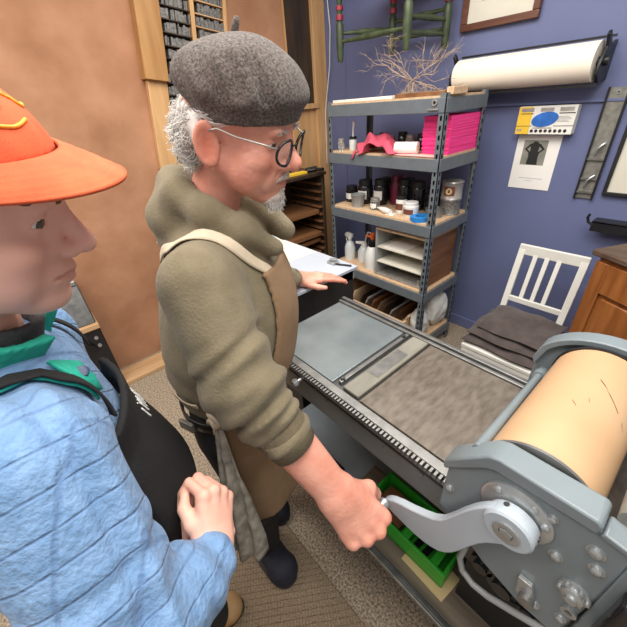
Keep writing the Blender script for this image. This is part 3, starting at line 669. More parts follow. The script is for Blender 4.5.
MB().prism([(-.712, 1.69), (-.315, 1.69), (-.335, 2.10), (-.69, 2.10)], (0, 0, .385), (1, 0, 0), (0, 1, 0), (0, 0, 1), .024).build('seat', M['white'], t, .004)
for x in (-.69, -.335): MB().bar((x, 1.72, .355), (x+(.018 if x < -.5 else -.018), 2.10, .355), .020, .05).build('apron_rail', M['white'], t)
MB().bar((-.68, 1.703, .355), (-.345, 1.703, .355), .02, .05).build('apron_rail', M['white'], t)
# folded blanket: stacked soft layers
mb = MB()
def layer(z0, th, gx, gy, sd, fold):
    nu, nv = 36, 26; top = np.zeros((nu, nv, 3)); bot = top.copy()
    for i in range(nu):
        for j in range(nv):
            u, v = 2*i/(nu-1)-1, 2*j/(nv-1)-1
            e = max(0, 1-max(abs(u), abs(v))**6)**.5
            x = -.50+gx[0]+u*gx[1]*(1+.03*math.sin(5*v+sd)); y = 1.885+gy[0]+v*gy[1]*(1+.04*math.sin(4*u+sd))
            wv = .006*math.sin(7*u+3*v+sd)+.005*math.sin(4*v-5*u+2*sd)+fold*.014*math.sin(2.2*u-1.7*v+sd)
            top[i, j] = (x, y, z0+th*.5+(th*.5+wv)*e); bot[i, j] = (x, y, z0+th*.5-(th*.5)*e)
    mb.grid(top); mb.grid(bot[:, ::-1])
layer(.410, .050, (.0, .215), (0, .19), .3, 0); layer(.457, .050, (-.01, .205), (.01, .18), 1.7, .5); layer(.503, .045, (.01, .185), (.02, .16), 3.1, .9)
tag(mb.build('folded_blanket', M['blanket'], None, 0, 180), 'folded dark brown blanket on the seat of the white chair', 'blanket')

# ---- oak cabinet at the right (turned about 20 degrees)
t = thing('oak_cabinet', 'oak cabinet with a dark top at the right behind the press', 'cabinet', (-.1, 2.0, 0))
c0 = V(-.281, 1.90); e1 = unit(V(.80, -.42)); e2 = unit(V(-.16, .99)); e2 = V(e1[1]*-1, e1[0])
e2 = V(.42, .80)/np.hypot(.42, .80); e2 = V(e2[0], e2[1])
def cbx(mb, a0, a1, b0, b1, z0, z1):
    P = [tuple(c0+e1*a+e2*b) for a, b in ((a0, b0), (a1, b0), (a1, b1), (a0, b1))]
    return mb.prism(P, (0, 0, z0), (1, 0, 0), (0, 1, 0), (0, 0, 1), z1-z0)
e1 = unit(V(.856, -.45)); e2 = V(-e1[1], e1[0])
cbx(MB(), 0.015, .42, .015, .36, 0, 1.02).build('carcass', M['oak'], t, .004)
cbx(MB(), -.012, .45, -.012, .38, 1.02, 1.05).build('cabinet_top', M['oaktop'], t, .008)
cbx(MB(), .015, .075, .0, .015, .03, 1.0).build('face_stile', M['oak'], t, .003)
cbx(MB(), .36, .42, .0, .015, .03, 1.0).build('face_stile', M['oak'], t, .003)
for z0, z1 in ((.03, .12), (.86, 1.0)): cbx(MB(), .075, .36, .0, .015, z0, z1).build('face_rail', M['oak'], t, .003)
cbx(MB(), .095, .34, .004, .0155, .14, .84).build('raised_panel', M['oak'], t, .010)
cbx(MB(), .0, .435, -.004, .0, 0, .03).build('plinth', M['oak'], t)

# ================================================================== FEED TABLE at the far left end of the press
t = thing('feed_table', 'black cabinet with a pale blue white top at the left end of the press', 'table', (-1.45, .95, 0))
MB().b2(-1.80, -1.075, .735, 1.135, 0, .985).build('body', M['black'], t, .004)
MB().b2(-1.815, -1.058, .722, 1.148, .985, 1.0).build('board_top', M['boardblue'], t, .002)
MB().b2(-1.12, -1.075, 1.06, 1.14, .93, .984).build('corner_block', M['greyplastic'], t)
tag(MB().b2(-1.80, -1.36, .80, 1.135, 1.0, 1.0025).build('cream_sheet', M['cream']), 'cream paper sheet lying on the far part of the pale board', 'sheet')
t = thing('clip_gauge', 'small metal clip with a dark pin at the right corner of the pale board', 'clip', (-1.15, 1.08, 1.0))
MB().b2(-1.20, -1.15, 1.07, 1.11, 1.0, 1.012).build('base', M['bolt'], t, .002)
MB().tube([(-1.19, 1.075, 1.012), (-1.18, 1.08, 1.028), (-1.165, 1.095, 1.03), (-1.155, 1.105, 1.012)], .005, 8).build('loop', M['bolt'], t)
MB().cyl((-1.15, 1.085, 1.006), (-1.075, 1.12, 1.006), .0045).build('pin', M['black'], t)

# ================================================================== PROOF PRESS
t = thing('proof_press', 'grey flatbed cylinder proof press with a paper covered cylinder and hand crank', 'printing press', (-.25, .72, 0))
BZ = .95; BX0, BX1 = -.95, .75
mb = MB().b2(BX0, BX1, .503, .937, .80, .93); mb.build('bed_casting', M['pressdark'], t, .004)
MB().b2(BX0, BX1, .500, .528, .928, .944).build('bearer_rail', M['steel'], t, .002)
MB().b2(BX0, BX1, .905, .918, .928, .950).b2(BX0, BX1, .924, .940, .928, .956).build('bearer_rail', M['steel'], t, .002)
MB().b2(BX0, BX1, .918, .924, .928, .944).build('rail_groove', M['black'], t)
MB().b2(BX0+.006, -.60, .532, .903, .928, .943).build('bed_plate', M['bedblue'], t, .002)
MB().b2(-.600, -.484, .532, .903, .928, .936).build('bed_channel', M['darksteel'], t)
MB().b2(-.484, BX1, .532, .903, .928, .945).build('bed_plate', M['bedbrown'], t, .002)
MB().b2(-.586, -.572, .545, .90, .936, .949).build('clamp_rod', M['steel'], t, .002)
MB().b2(-.556, -.492, .536, .902, .936, .950).build('lockup_bar', M['bar'], t, .003)
MB().b2(-.548, -.505, .64, .80, .950, .9512).build('bar_label', M['steel'], t)
for y in (.56, .875): MB().cyl((-.579, y, .947), (-.579, y, .956), .007).build('clamp_screw', M['darksteel'], t)
mb = MB(); x = BX0+.004
mb.b2(BX0, BX1, .486, .503, .915, .926, 1)
while x < -.18: mb.box((x+.0032, .4945, .933), (.0062, .017, .016)); x += .0125
mb.build('gear_rack', [M['steel'], M['black']], t)
for x, z in ((-.60, .875), (-.36, .868), (-.245, .880)): MB().lathe([(0, 0), (.008, 0), (.008, .004), (0, .006)], (x, .503, z), (0, -1, 0), 14).build('screw_head', M['pressdark'], t)
MB().cyl((-.705, .503, .915), (-.705, .470, .915), .006).lathe([(0, 0), (.012, .002), (.015, .010), (.010, .02), (0, .022)], (-.705, .470, .915), (0, -1, 0), 16).build('knob', M['bolt'], t)
MB().b2(-.93, BX1, .79, .925, .352, .80).build('base_body', M['black'], t)
MB().b2(-.10, BX1, .56, .79, .356, .66).build('base_end', M['black'], t)
MB().b2(-1.03, BX1, .475, .95, .335, .352).build('base_tray', M['tray'], t, .003)
MB().b2(-.56, BX1, .478, .72, .352, .356).build('tray_planks', M['traywood'], t)
MB().b2(-1.03, BX1, .455, .475, .325, .362).build('edge_rail', M['darksteel'], t, .004)
MB().b2(-1.03, BX1, .449, .455, .345, .362).build('edge_strip', M['galvan'], t, .002)
MB().b2(-1.0, BX1, .60, .93, .0, .335).build('plinth', M['black'], t)

# carriage
def plate(name, y0, y1, poly, m, bev=.004): return MB().prism(poly, (0, y0, 0), (1, 0, 0), (0, 0, 1), (0, 1, 0), y1-y0).build(name, m, t, bev)
poly = [(-.172, .905), (-.168, 1.045), (-.098, 1.118), (-.085, 1.124), (.062, 1.134), (.105, 1.134), (.105, .985), (.095, .79), (.03, .79), (-.055, .825)]
sf = plate('side_frame', .457, .485, poly, M['press'])
cappoly = [(-.178, 1.046), (-.176, 1.066), (-.105, 1.150), (-.086, 1.158), (.055, 1.160), (.062, 1.152), (.062, 1.132), (-.086, 1.124), (-.100, 1.116), (-.172, 1.040)]
cp = MB().prism(cappoly, (0, .450, 0), (1, 0, 0), (0, 0, 1), (0, 1, 0), .052).build('frame_cap', M['press'], t, .005)
MB().prism([(.062, 1.13), (.066, 1.142), (.30, 1.10), (.30, 1.09)], (0, .452, 0), (1, 0, 0), (0, 0, 1), (0, 1, 0), .04).build('frame_step', M['press'], t, .003)
MB().b2(.105, .32, .459, .485, .80, 1.095).build('rear_frame', M['press'], t, .003)
def lobe(r0): 
    pts = [(-.18, .955), (-.178, 1.045)]
    pts += [(-.025+(.155)*math.cos(a), 1.052+.115*math.sin(a)) for a in np.linspace(math.radians(152), math.radians(40), 14)]
    return pts+[(.20, 1.05), (.20, .955)]
ff = MB().prism(lobe(0), (0, .930, 0), (1, 0, 0), (0, 0, 1), (0, 1, 0), .024).build('side_frame', M['press'], t, .004)
# far cap rim
out = [(-.025+.162*math.cos(a), 1.052+.122*math.sin(a)) for a in np.linspace(math.radians(155), math.radians(38), 16)]
inn = [(-.025+.145*math.cos(a), 1.049+.108*math.sin(a)) for a in np.linspace(math.radians(38), math.radians(155), 16)]
MB().prism([(-.184, 1.06)]+out+[(.21, 1.06), (.21, 1.045)]+inn+[(-.176, 1.035)], (0, .912, 0), (1, 0, 0), (0, 0, 1), (0, 1, 0), .048).build('frame_cap', M['press'], t, .003)
AX, AZ, CR = -.034, 1.074, .0935
cy = MB().lathe([(.02, 0), (CR, 0), (CR, .374), (.02, .374)], (AX, .512, AZ), (0, 1, 0), 96).build('impression_cylinder', M['cyl'], t)
MB().lathe([(.02, 0), (CR+.003, 0), (CR+.003, .006), (.02, .006)], (AX, .505, AZ), (0, 1, 0), 96).build('cylinder_ring', M['steel'], cy)
MB().lathe([(.02, 0), (CR+.004, 0), (CR+.004, .008), (.02, .008)], (AX, .886, AZ), (0, 1, 0), 96).build('cylinder_ring', M['blackmetal'], cy)
def oncyl(a, y, r=CR+.0006): return (AX+r*math.cos(a), y, AZ+r*math.sin(a))
rr = random.Random(2)
for a0, y0, a1, y1, n in ((1.50, .775, 1.30, .755, 3), (1.30, .752, .95, .715, 7), (.80, .705, .70, .69, 2), (1.72, .675, 1.62, .662, 2), (1.50, .70, 1.46, .69, 1)):
    mb = MB()
    for i in range(n):
        u = i/n; a = a0+(a1-a0)*u; y = y0+(y1-y0)*u; da = (a1-a0)/n; dy = (y1-y0)/n
        w = rr.uniform(.0006, .0016)
        mb.grid([[oncyl(a, y-w), oncyl(a, y+w)], [oncyl(a+da, y+dy-w), oncyl(a+da, y+dy+w)]])
    mb.build('scuff_mark', M['drawerwood'], cy)
# flange, bolts
fl = MB().lathe([(0, 0), (.060, 0), (.060, .005), (.056, .008), (0, .008)], (AX-.004, .457, 1.055), (0, -1, 0), 48).build('bearing_flange', M['bolt'], t)
for a in (2.35, 1.1, .45, -.6, -2.3): 
    MB().lathe([(0, 0), (.0065, 0), (.0065, .004), (.004, .006), (0, .006)], (AX-.004+.050*math.cos(a), .449, 1.055+.050*math.sin(a)), (0, -1, 0), 12).build('screw', M['bolt'], fl)
def bolt(x, z, r, d=.010, n=6, y=.457):
    r *= .74; MB().lathe([(0, 0), (r*1.5, 0), (r*1.5, .0015), (r, .0015), (r, d*.6), (r*.6, d*.6+.002), (0, d*.6+.002)], (x, y, z), (0, -1, 0), n*2 if n > 6 else 16).build('bolt', M['bolt'], sf)
for x, z, r in ((-.155, .985, .0085), (.010, 1.098, .008), (.036, 1.016, .0105), (.071, 1.088, .012), (.083, 1.052, .0105), (.049, .836, .009), (.086, .860, .009)): bolt(x, z, r)
st = MB().lathe([(0, 0), (.024, 0), (.024, .005), (.016, .006), (.016, .014), (.008, .016), (.008, .022), (0, .022)], (.079, .457, .962), (0, -1, 0), 28).build('hub_nut', M['bolt'], t)
for i in range(6):
    a = i*PI/3+.2; MB().lathe([(0, 0), (.004, 0), (.004, .006), (0, .007)], (.079+.0195*math.cos(a), .452, .962+.0195*math.sin(a)), (0, -1, 0), 10).build('stud', M['bolt'], st)
MB().lathe([(.006, 0), (.012, 0), (.012, .006), (.006, .006), (.006, 0)], (.089, .457, .90), (0, -1, 0), 18).build('oil_eye', M['bolt'], t)
MB().cyl((.010, .457, .872), (.03, .457, .845), .001).prism([(-.012, .90), (.012, .90), (.026, .855), (.008, .838), (-.006, .85)], (.02, .447, -.005), (1, 0, 0), (0, 0, 1), (0, 1, 0), .010).build('pawl', M['bolt'], t, .003)
MB().lathe([(0, 0), (.014, 0), (.014, .012), (0, .014)], (.034, .447, .852), (0, -1, 0), 16).build('pawl_pin', M['steel'], t)
# tie rods
MB().cyl((-.134, .485, 1.108), (-.152, .93, 1.014), .0095).cyl((-.150, .885, 1.022), (-.152, .93, 1.014), .016).build('tie_rod', M['press'], t)
MB().cyl((.086, .49, 1.150), (.086, .925, 1.10), .016).build('roller', M['galvan'], t)
MB().cyl((.128, .49, 1.128), (.128, .925, 1.09), .020).build('roller', M['press'], t)
MB().cyl((.105, .49, 1.09), (.105, .925, 1.06), .010).build('roller', M['darksteel'], t)
MB().b2(.075, .30, .925, .95, .95, 1.12).build('rear_frame', M['press'], t, .003)
# motor box right, under-carriage
mb = MB().b2(.118, .26, .425, .459, .90, 1.06); mb.build('motor_box', M['blackgloss'], t, .008)
MB().tube([(.125, .424, .985), (.15, .420, .95), (.19, .424, .93)], .004, 8).build('box_handle', M['bolt'], t)
MB().tube([(-.095, .468, .815), (-.098, .462, .76), (-.085, .46, .722), (-.055, .458, .708), (-.02, .458, .715), (.03, .458, .745), (.10, .458, .79)], .0075, 10).build('guard_tube', M['greyplastic'], t)
for x, z, r in ((-.055, .78, .026), (-.005, .765, .034), (.05, .76, .024)): MB().cyl((x, .47, z), (x, .54, z), r).cyl((x, .462, z), (x, .47, z), r*.6).build('carriage_wheel', M['blackgloss'], t)
MB().b2(-.13, .30, .52, .56, .66, .80).build('carriage_foot', M['darksteel'], t, .004)
# crank
up = [(-.297, .795), (-.285, .815), (-.262, .836), (-.20, .868), (-.150, .905), (-.128, .955), (-.108, 1.005), (-.085, 1.050), (-.062, 1.078), (-.030, 1.080)]
lo = [(-.015, 1.010), (-.034, .992), (-.060, .955), (-.080, .905), (-.100, .845), (-.125, .800), (-.160, .778), (-.205, .772), (-.262, .778), (-.285, .782)]
def sm(p):
    p = np.array(p); o = [p[0]]
    for i in range(len(p)-1): o += [p[i]*.75+p[i+1]*.25, p[i]*.25+p[i+1]*.75]
    return [tuple(q) for q in o+[p[-1]]]
ck = MB().prism((sm(up)+sm(lo))[::-1], (0, .420, 0), (1, 0, 0), (0, 0, 1), (0, 1, 0), .020).build('crank_arm', M['presspale'], t, .003)
hb = MB().lathe([(0, 0), (.038, 0), (.042, .004), (.042, .030), (0, .030)], (AX, .414, 1.045), (0, 1, 0), 48).build('crank_hub', M['presspale'], t, 0)
MB().lathe([(.012, 0), (.023, 0), (.023, .003), (.020, .004), (.012, .003), (.012, 0)], (AX, .4142, 1.045), (0, -1, 0), 36).build('hub_ring', M['bolt'], hb)
MB().lathe([(0, 0), (.012, 0), (.011, .005), (0, .006)], (AX, .4140, 1.045), (0, -1, 0), 6).build('hub_bolt', M['bolt'], hb)
for a in (2.0, .2): MB().lathe([(0, 0), (.005, 0), (.005, .0015), (0, .0015)], (AX+.0418*math.cos(a), .437, 1.045+.0418*math.sin(a)), (math.cos(a), 0, math.sin(a)), 12).build('set_screw', M['darksteel'], hb)
KN = V(-.288, .418, .800)
MB().cyl(KN, KN-V(0, .018, 0), .015).build('handle_collar', M['bolt'], ck)
MB().lathe([(0, 0), (.013, 0), (.016, .02), (.017, .05), (.014, .085), (0, .09)], KN-V(0, .018, 0), (0, -1, 0), 20).build('handle_grip', M['blackgloss'], ck)

# green bin on the press tray
t = thing('green_bin', 'bright green plastic tray with open sides on the base of the press', 'tray', (-.30, .62, .356))
gx0, gx1, gy0, gy1, gz0, gz1 = -.465, -.135, .533, .695, .3632, .445
MB().b2(gx0, gx1, gy0, gy1, gz0, gz0+.006).build('bottom', M['green'], t)
MB().b2(gx0, gx1, gy0, gy0+.010, gz0+.0, gz1).build('long_side', M['green'], t, .002)
MB().b2(gx0, gx1, gy1-.010, gy1, gz0, gz1).build('long_side', M['green'], t, .002)
for x in (gx0, gx1-.010): MB().b2(x, x+.010, gy0+.010, gy1-.010, gz0, gz1).build('short_side', M['green'], t, .002)
MB().b2(-.30, -.272, gy0+.010, gy1-.010, gz0+.03, gz1-.004).build('divider', M['green'], t, .002)
MB().b2(-.19, -.165, gy0+.010, gy1-.010, gz0+.03, gz1-.006).build('divider', M['green'], t, .002)
z = gz0+.006
tag(MB().b2(-.44, -.32, .56, .67, z, z+.045).build('wooden_block', M['drawerwood'], None, .003), 'brown wooden block lying in the left end of the green tray', 'block')
for i, (x, lab) in enumerate(((-.255, 'dark roller tool lying in the green tray right of its cross divider'), (-.222, 'black handled tool at the right end of the green tray'))):
    tt = thing('hand_tool', lab, 'tool', (x, .62, z), 'tools in the green tray')
    MB().cyl((x, .56, z+.012), (x+.008, .66, z+.012), .011).build('handle', M['blackgloss'], tt)
    MB().cyl((x+.008, .66, z+.012), (x+.010, .68, z+.012), .006).build('ferrule', M['steel'], tt)
tag(MB().prism([(-.27, .512), (-.115, .505), (-.105, .60), (-.27, .62)], (0, 0, .3565), (1, 0, 0), (0, 1, 0), (0, 0, 1), .005).build('manila_folder', M['card']), 'worn manila folder lying flat under the green tray', 'folder')
tag(MB().b2(-.80, -.62, .485, .595, .3525, .40).build('dark_tool_box', M['black'], None, .004), 'flat black box on the press tray left of the green tray', 'box')

# ================================================================== PEOPLE
def hbasis(phi, pitch, roll):
    phi, pitch, roll = map(math.radians, (phi, pitch, roll))
    F = V(math.cos(phi)*math.cos(pitch), math.sin(phi)*math.cos(pitch), -math.sin(pitch)); L = V(-math.sin(phi), math.cos(phi), 0); U = np.cross(F, L)
    L2 = L*math.cos(roll)+U*math.sin(roll); return np.stack([F, L2, np.cross(F, L2)], 1)
EYE = (.0775, .0312, .0145)
def head_fn(old, neck_local, nr):
    def fn(P):
        d = ell(P, (-.006, 0, .05), (.100, .077, .080))
        d = smin(d, ell(P, (.034, 0, -.022), (.060, .060, .085)), .03)
        jw = .047 if old else .045
        for s in (-1, 1):
            d = smin(d, cap(P, (-.002, s*(jw+.010), -.038), (.068, s*.020, -.088), .020, .016), .028)
            d = smin(d, ell(P, (.062, s*.040, -.018), (.027, .026, .022)), .018)
            d = smin(d, ell(P, (.050, s*.046, -.050), (.030, .020, .030)), .02)
            if old: d = smin(d, cap(P, (.094, s*.019, -.030), (.082, s*.034, -.062), .007, .009), .012)
        d = smin(d, ell(P, (.080, 0, -.092), (.022, .024, .018)), .018)
        d = smin(d, cap(P, (.087, -.030, .034), (.087, .030, .034), .013), .016)
        d = smin(d, ell(P, (.080, 0, -.052), (.024, .031, .028)), .018)
        for s in (-1, 1): d = smax(d, -ell(P, (.104, s*.033, .0155), (.017, .017, .0115)), .010)
        for s in (-1, 1):
            ey = V(EYE[0], s*EYE[1], EYE[2])
            lid = np.linalg.norm(P-ey.astype(np.float32), axis=1)-.0148
            q = P-ey.astype(np.float32); slit = (.0030 if old else .0038)*np.clip(1-(q[:, 1]/.0135)**2, 0, 1)
            lid = np.maximum(lid, slit-np.abs(q[:, 2]+.001)); d = smin(d, lid, .0025)
        # nose
        for s in (-1, 1): d = smin(d, cap(P, (.091, s*.012, .010), (.088, s*.020, -.020), .0095, .0115), .010)
        w = 1.15 if old else 1.0
        d = smin(d, cap(P, (.092, 0, .022), (.118, 0, -.016), .0085*w, .0115*w), .012)
        d = smin(d, ell(P, (.118, 0, -.019), (.0125*w, .0125*w, .0115*w)), .006)
        for s in (-1, 1):
            d = smin(d, ell(P, (.105, s*.0135*w, -.024), (.0115, .0085, .0095)), .006)
            d = smax(d, -ell(P, (.110, s*.0070, -.0335), (.0050, .0028, .0040)), .003)
        # mouth
        sm_ = .004 if old else .0
        for s in (-1, 1):
            d = smin(d, cap(P, (.1025, 0, -.051), (.088, s*.024, -.055+sm_), .0062, .003), .005)
            d = smin(d, cap(P, (.1005, 0, -.0635), (.087, s*.022, -.0575+sm_), .0070, .003), .005)
            d = smax(d, -cap(P, (.1105, 0, -.0572), (.092, s*.026, -.0562+sm_), .0024, .0016), .0025)
        # ears
        for s in (-1, 1):
            eu = unit(V(-.22, 0, .97)); eb = unit(V(-.80, s*.58, -.18)); en = np.cross(eu, eb)*(1 if s < 0 else -1)
            q = P-V(-.002, s*.0765, -.002).astype(np.float32); qb = q@eb.astype(np.float32)-.012; qu = q@eu.astype(np.float32); qn = q@en.astype(np.float32)
            wd = .0205+.05*np.clip(qu, -.035, .02)*.12
            rr_ = np.sqrt((qb/wd)**2+(qu/.0345)**2)
            plate_ = np.maximum((rr_-1)*.018, np.abs(qn)-.0048)
            rim_ = np.sqrt(((rr_-.90)*.020)**2+(qn-.0035)**2)-.0038
            e = smin(plate_, np.maximum(rim_, -qb-.012), .003)
            e = smax(e, -ell(np.stack([qb, qu, qn], 1), (-.001, .001, .0068), (.0095, .0175, .0052)), .003)
            e = smin(e, cap(np.stack([qb, qu, qn], 1), (-.004, -.026, 0), (.003, -.029, 0), .0062), .004)
            d = smin(d, e, .005)
        d = smin(d, cap(P, (-.028, 0, -.055), neck_local, nr, nr*1.06), .03)
        if old:
            d = d+.0006*nz3(P, 190, 3)*np.clip((P[:, 0]-.02)/.05, 0, 1)
            for s in (-1, 1):
                for dz in (.010, .000, -.010): d = smax(d, -cap(P, (.068, s*.055, .012+dz*.6), (.050, s*.0635, .012+dz*1.6), .0006), .004)
                d = smax(d, -cap(P, (.100, s*.022, -.033), (.083, s*.036, -.066), .0016), .006)
        return d
    return fn
def build_head(old, C, B, k, N, nr, h=.003):
    nl = (B.T@(np.asarray(N)-C))/k
    lo = np.minimum(V(-.125, -.105, -.13), nl-.07); hi = V(.142, .105, .142)
    v, f = surface(head_fn(old, nl, nr), lo, hi, h)
    v = smooth_mesh(v, f, 1, .4)
    lip = np.clip(1.6-np.abs(v[:, 2]+.0575-(0.004*np.abs(v[:, 1])/.025 if old else 0))/.0075/np.maximum(1-(np.abs(v[:, 1])/.028)**2, .05)*1.2, 0, 1)*(v[:, 0] > .080)*np.clip((.028-np.abs(v[:, 1]))/.006, 0, 1)
    g_ = lambda c, r: np.exp(-(np.linalg.norm((v-V(*c))/V(*r), axis=1))**2)
    fl = .8*g_((.118, 0, -.020), (.018, .020, .016))
    for s_ in (-1, 1): fl = fl+.55*g_((.078, s_*.040, -.022), (.026, .022, .020))+.9*g_((-.010, s_*.088, -.004), (.030, .012, .036))
    return v@B.T*k+C, f, np.stack([np.clip(fl, 0, 1)*(1 if old else .6), lip*(1 if old else .8)], 1)
def eyes(parent, C, B, k, gaze, hide=()):
    for s in (-1, 1):
        c = C+B@(V(EYE[0], s*EYE[1], EYE[2])*k); g = unit(B@unit(V(*gaze)))
        mb = MB(); r = .0134*k; prof = [(r*math.sin(a), -r*math.cos(a)) for a in np.linspace(.02, PI-.48, 14)]; mb.lathe(prof, c, g, 20)
        r2 = r*1.01; mb.lathe([(r2*math.sin(a), r2*math.cos(a)) for a in np.linspace(.52, .01, 6)], c, g, 20, 1)
        mb.build('eye', [M['eyewhite'], M['iris']], parent, 0, 180)
# ---------------------------------------------------------------- hands
def rotz(v, a): return V(v[0]*math.cos(a)-v[1]*math.sin(a), v[0]*math.sin(a)+v[1]*math.cos(a), v[2])
def hand_fn(curl, spread, thumb, elbow_local, fr, mirror):
    """local right hand: +x fingers, +z dorsal, +y thumb side. curl per finger: (mcp,pip,dip) degrees."""
    kn = [V(.092, .030, .001), V(.097, .009, .004), V(.091, -.013, .002), (V(.081, -.033, -.003))]
    ln = [(.044, .026, .021), (.049, .030, .022), (.045, .028, .021), (.035, .021, .018)]
    rd = [.0096, .0099, .0094, .0083]
    fing = []
    for i in range(4):
        p = kn[i]; a = 0; pts = [p-V(.02, 0, .002), p]; sp = math.radians(spread[i])
        for j in range(3):
            a += math.radians(curl[i][j]); dv = rotz(V(math.cos(a), 0, -math.sin(a)), sp); p = p+dv*ln[i][j]; pts.append(p)
        fing.append((pts, [rd[i]*1.12, rd[i]*1.1, rd[i]*1.02, rd[i]*.92, rd[i]*.78]))
    def fn(P):
        if mirror: P = P*np.array([1, -1, 1], np.float32)
        d = None
        for i in range(4):
            e = cap(P, (.004, (.016, .006, -.006, -.014)[i], 0), kn[i]-V(.004, 0, .003), .0185, .0125); d = e if d is None else smin(d, e, .012)
        d = smin(d, ell(P, (.045, .020, -.012), (.034, .018, .014)), .014)
        d = smin(d, ell(P, (.045, -.018, -.010), (.036, .014, .013)), .012)
        Q = P*np.array([1, .88, 1.18], np.float32)
        d = smin(d, cap(Q, (.012, 0, 0), elbow_local*np.array([1, -1 if mirror else 1, 1])*np.array([1, .88, 1.18]), fr[0], fr[1]), .016)
        for pts, rs in fing:
            e = chain(P, pts, rs, .0025); e = smin(e, np.linalg.norm(P-pts[1].astype(np.float32)-np.float32([0, 0, .002]), axis=1)-rs[1]*1.08, .004)
            d = smin(d, e, .005)
        e = chain(P, [V(*q) for q in thumb], [.0155, .0135, .0112, .0082], .004); d = smin(d, e, .010)
        return d
    return fn
def build_hand(W, B, k, curl, spread, thumb, elbow, fr, mirror=False, h=.0023):
    el = (B.T@(np.asarray(elbow)-W))/k; elc = el*min(1, .21/np.linalg.norm(el))
    f_ = hand_fn(curl, spread, thumb, elc, fr, mirror)
    lo = np.minimum(V(-.03, -.10, -.10), elc-.05); hi = np.maximum(V(.21, .10, .06), elc+.05)
    v, f = surface(f_, lo, hi, h if np.prod(hi-lo) < .006 else h*1.25)
    v = smooth_mesh(v, f, 1, .4)
    fl = .55*np.clip((v[:, 0]-.085)/.05, 0, 1)
    return v@B.T*k+W, f, np.stack([fl, fl*0], 1)
FLAT = ((4, 8, 5),)*4
def simple_island(fn, lo, hi, h=.012):
    v, f = surface(fn, lo, hi, h); return v, f, np.zeros((len(v), 2))
def skin_mesh(name, parts, mats, parent):
    v, f, m = merge(parts); return link_mesh(name, v, f, mats[0], parent, 180, attr={'flush': m[:, 0], 'lip': m[:, 1]})
def ribbon(pts, w, nrm, th, name, m, parent):
    pts = np.asarray(pts, float); T = np.gradient(pts, axis=0); nr = np.broadcast_to(np.asarray(nrm, float), pts.shape)
    s = np.cross(T, nr); s /= np.linalg.norm(s, axis=1, keepdims=True); w = np.broadcast_to(np.asarray(w, float), (len(pts),))[:, None]
    P = np.stack([pts-s*w/2, pts-s*w/6, pts+s*w/6, pts+s*w/2], 1); return MB().grid(P).build(name, m, parent, 0, 180, solid=th)
def spline(P, n=24):
    P = np.asarray(P, float); t = np.linspace(0, len(P)-1, n); o = []
    for x in t:
        i = min(int(x), len(P)-2); u = x-i; p0 = P[max(i-1, 0)]; p1 = P[i]; p2 = P[i+1]; p3 = P[min(i+2, len(P)-1)]
        o.append(.5*((2*p1)+(-p0+p2)*u+(2*p0-5*p1+4*p2-p3)*u*u+(-p0+3*p1-3*p2+p3)*u**3))
    return np.array(o)

# ================= the older man at the press
t = thing('person', 'person in a grey beret, glasses, olive sweatshirt and brown apron turning the press crank', 'person', (-.76, .27, .012))
k = 1.08; C = V(-.686, .390, 1.660); B = hbasis(30, 19, 7)
N = V(-.775, .325, 1.475); ph = math.radians(52); F = V(math.cos(ph), math.sin(ph), 0); R_ = V(math.sin(ph), -math.cos(ph), 0); UP = V(0, 0, 1)
shR = N+.185*R_+V(0, 0, -.075); shL = N-.20*R_+V(0, 0, -.07)
elR = V(-.522, .206, 1.205); wrR = V(-.343, .296, .918); elL = V(-1.02, .60, 1.15); wrL = V(-1.120, .815, 1.036)
pel = V(-.775, .265, .94); ankR = V(-.755, .237, .09); ankL = V(-.93, .34, .09)
hd = build_head(True, C, B, k, N, .050)
# right hand round the crank handle
dR = unit(V(.62, .25, -.72)); HB = frame(dR, V(.65, -.30, .65))
grip = ((62, 78, 40), (66, 80, 42), (70, 80, 42), (74, 78, 42))
hr = build_hand(wrR, HB, 1.46, grip, (2, 0, -2, -5), [(.022, .022, -.008), (.050, .044, -.020), (.078, .046, -.040), (.098, .030, -.052)], elR, (.0255, .034))
dL = unit(V(.55, .80, -.05)); HBL = frame(dL, V(0, 0, 1))
hl = build_hand(wrL, HBL, 1.16, ((2, 6, 3), (8, 16, 10), (10, 22, 14), (12, 24, 16)), (4, 1, -3, -8), [(.022, .022, -.008), (.048, .046, -.012), (.076, .062, -.014), (.102, .070, -.014)], elL, (.026, .036), True)
def torso_man(P):
    d = ell(P, N*.35+pel*.65+V(0, 0, .08), (.085, .12, .23), np.stack([F, R_, UP], 1)); d = smin(d, cap(P, N-V(0, 0, .05), N+V(.01, .01, .0), .046), .05)
    d = smin(d, cap(P, shR, shL, .05), .06); d = smin(d, cap(P, shR, elR, .045, .035), .04); d = smin(d, cap(P, shL, elL, .045, .035), .04)
    d = smin(d, cap(P, elR, elR*.6+wrR*.4, .035, .03), .03); d = smin(d, cap(P, elL, elL*.6+wrL*.4, .035, .03), .03)
    for s, a in ((1, ankR), (-1, ankL)): d = smin(d, chain(P, [pel+s*.08*R_, (pel+s*.08*R_)*.5+a*.5+V(.01, .01, 0), a], [.075, .05, .038], .03), .04)
    return d
body = skin_mesh('body', [hd, hr, hl, simple_island(torso_man, (-1.2, .05, .03), (-.4, .95, 1.52), .014)], [M['skin_old'], M['lip'], M['skin_ruddy']], t)
eyes(t, C, B, k, (1, -.25, -.25))
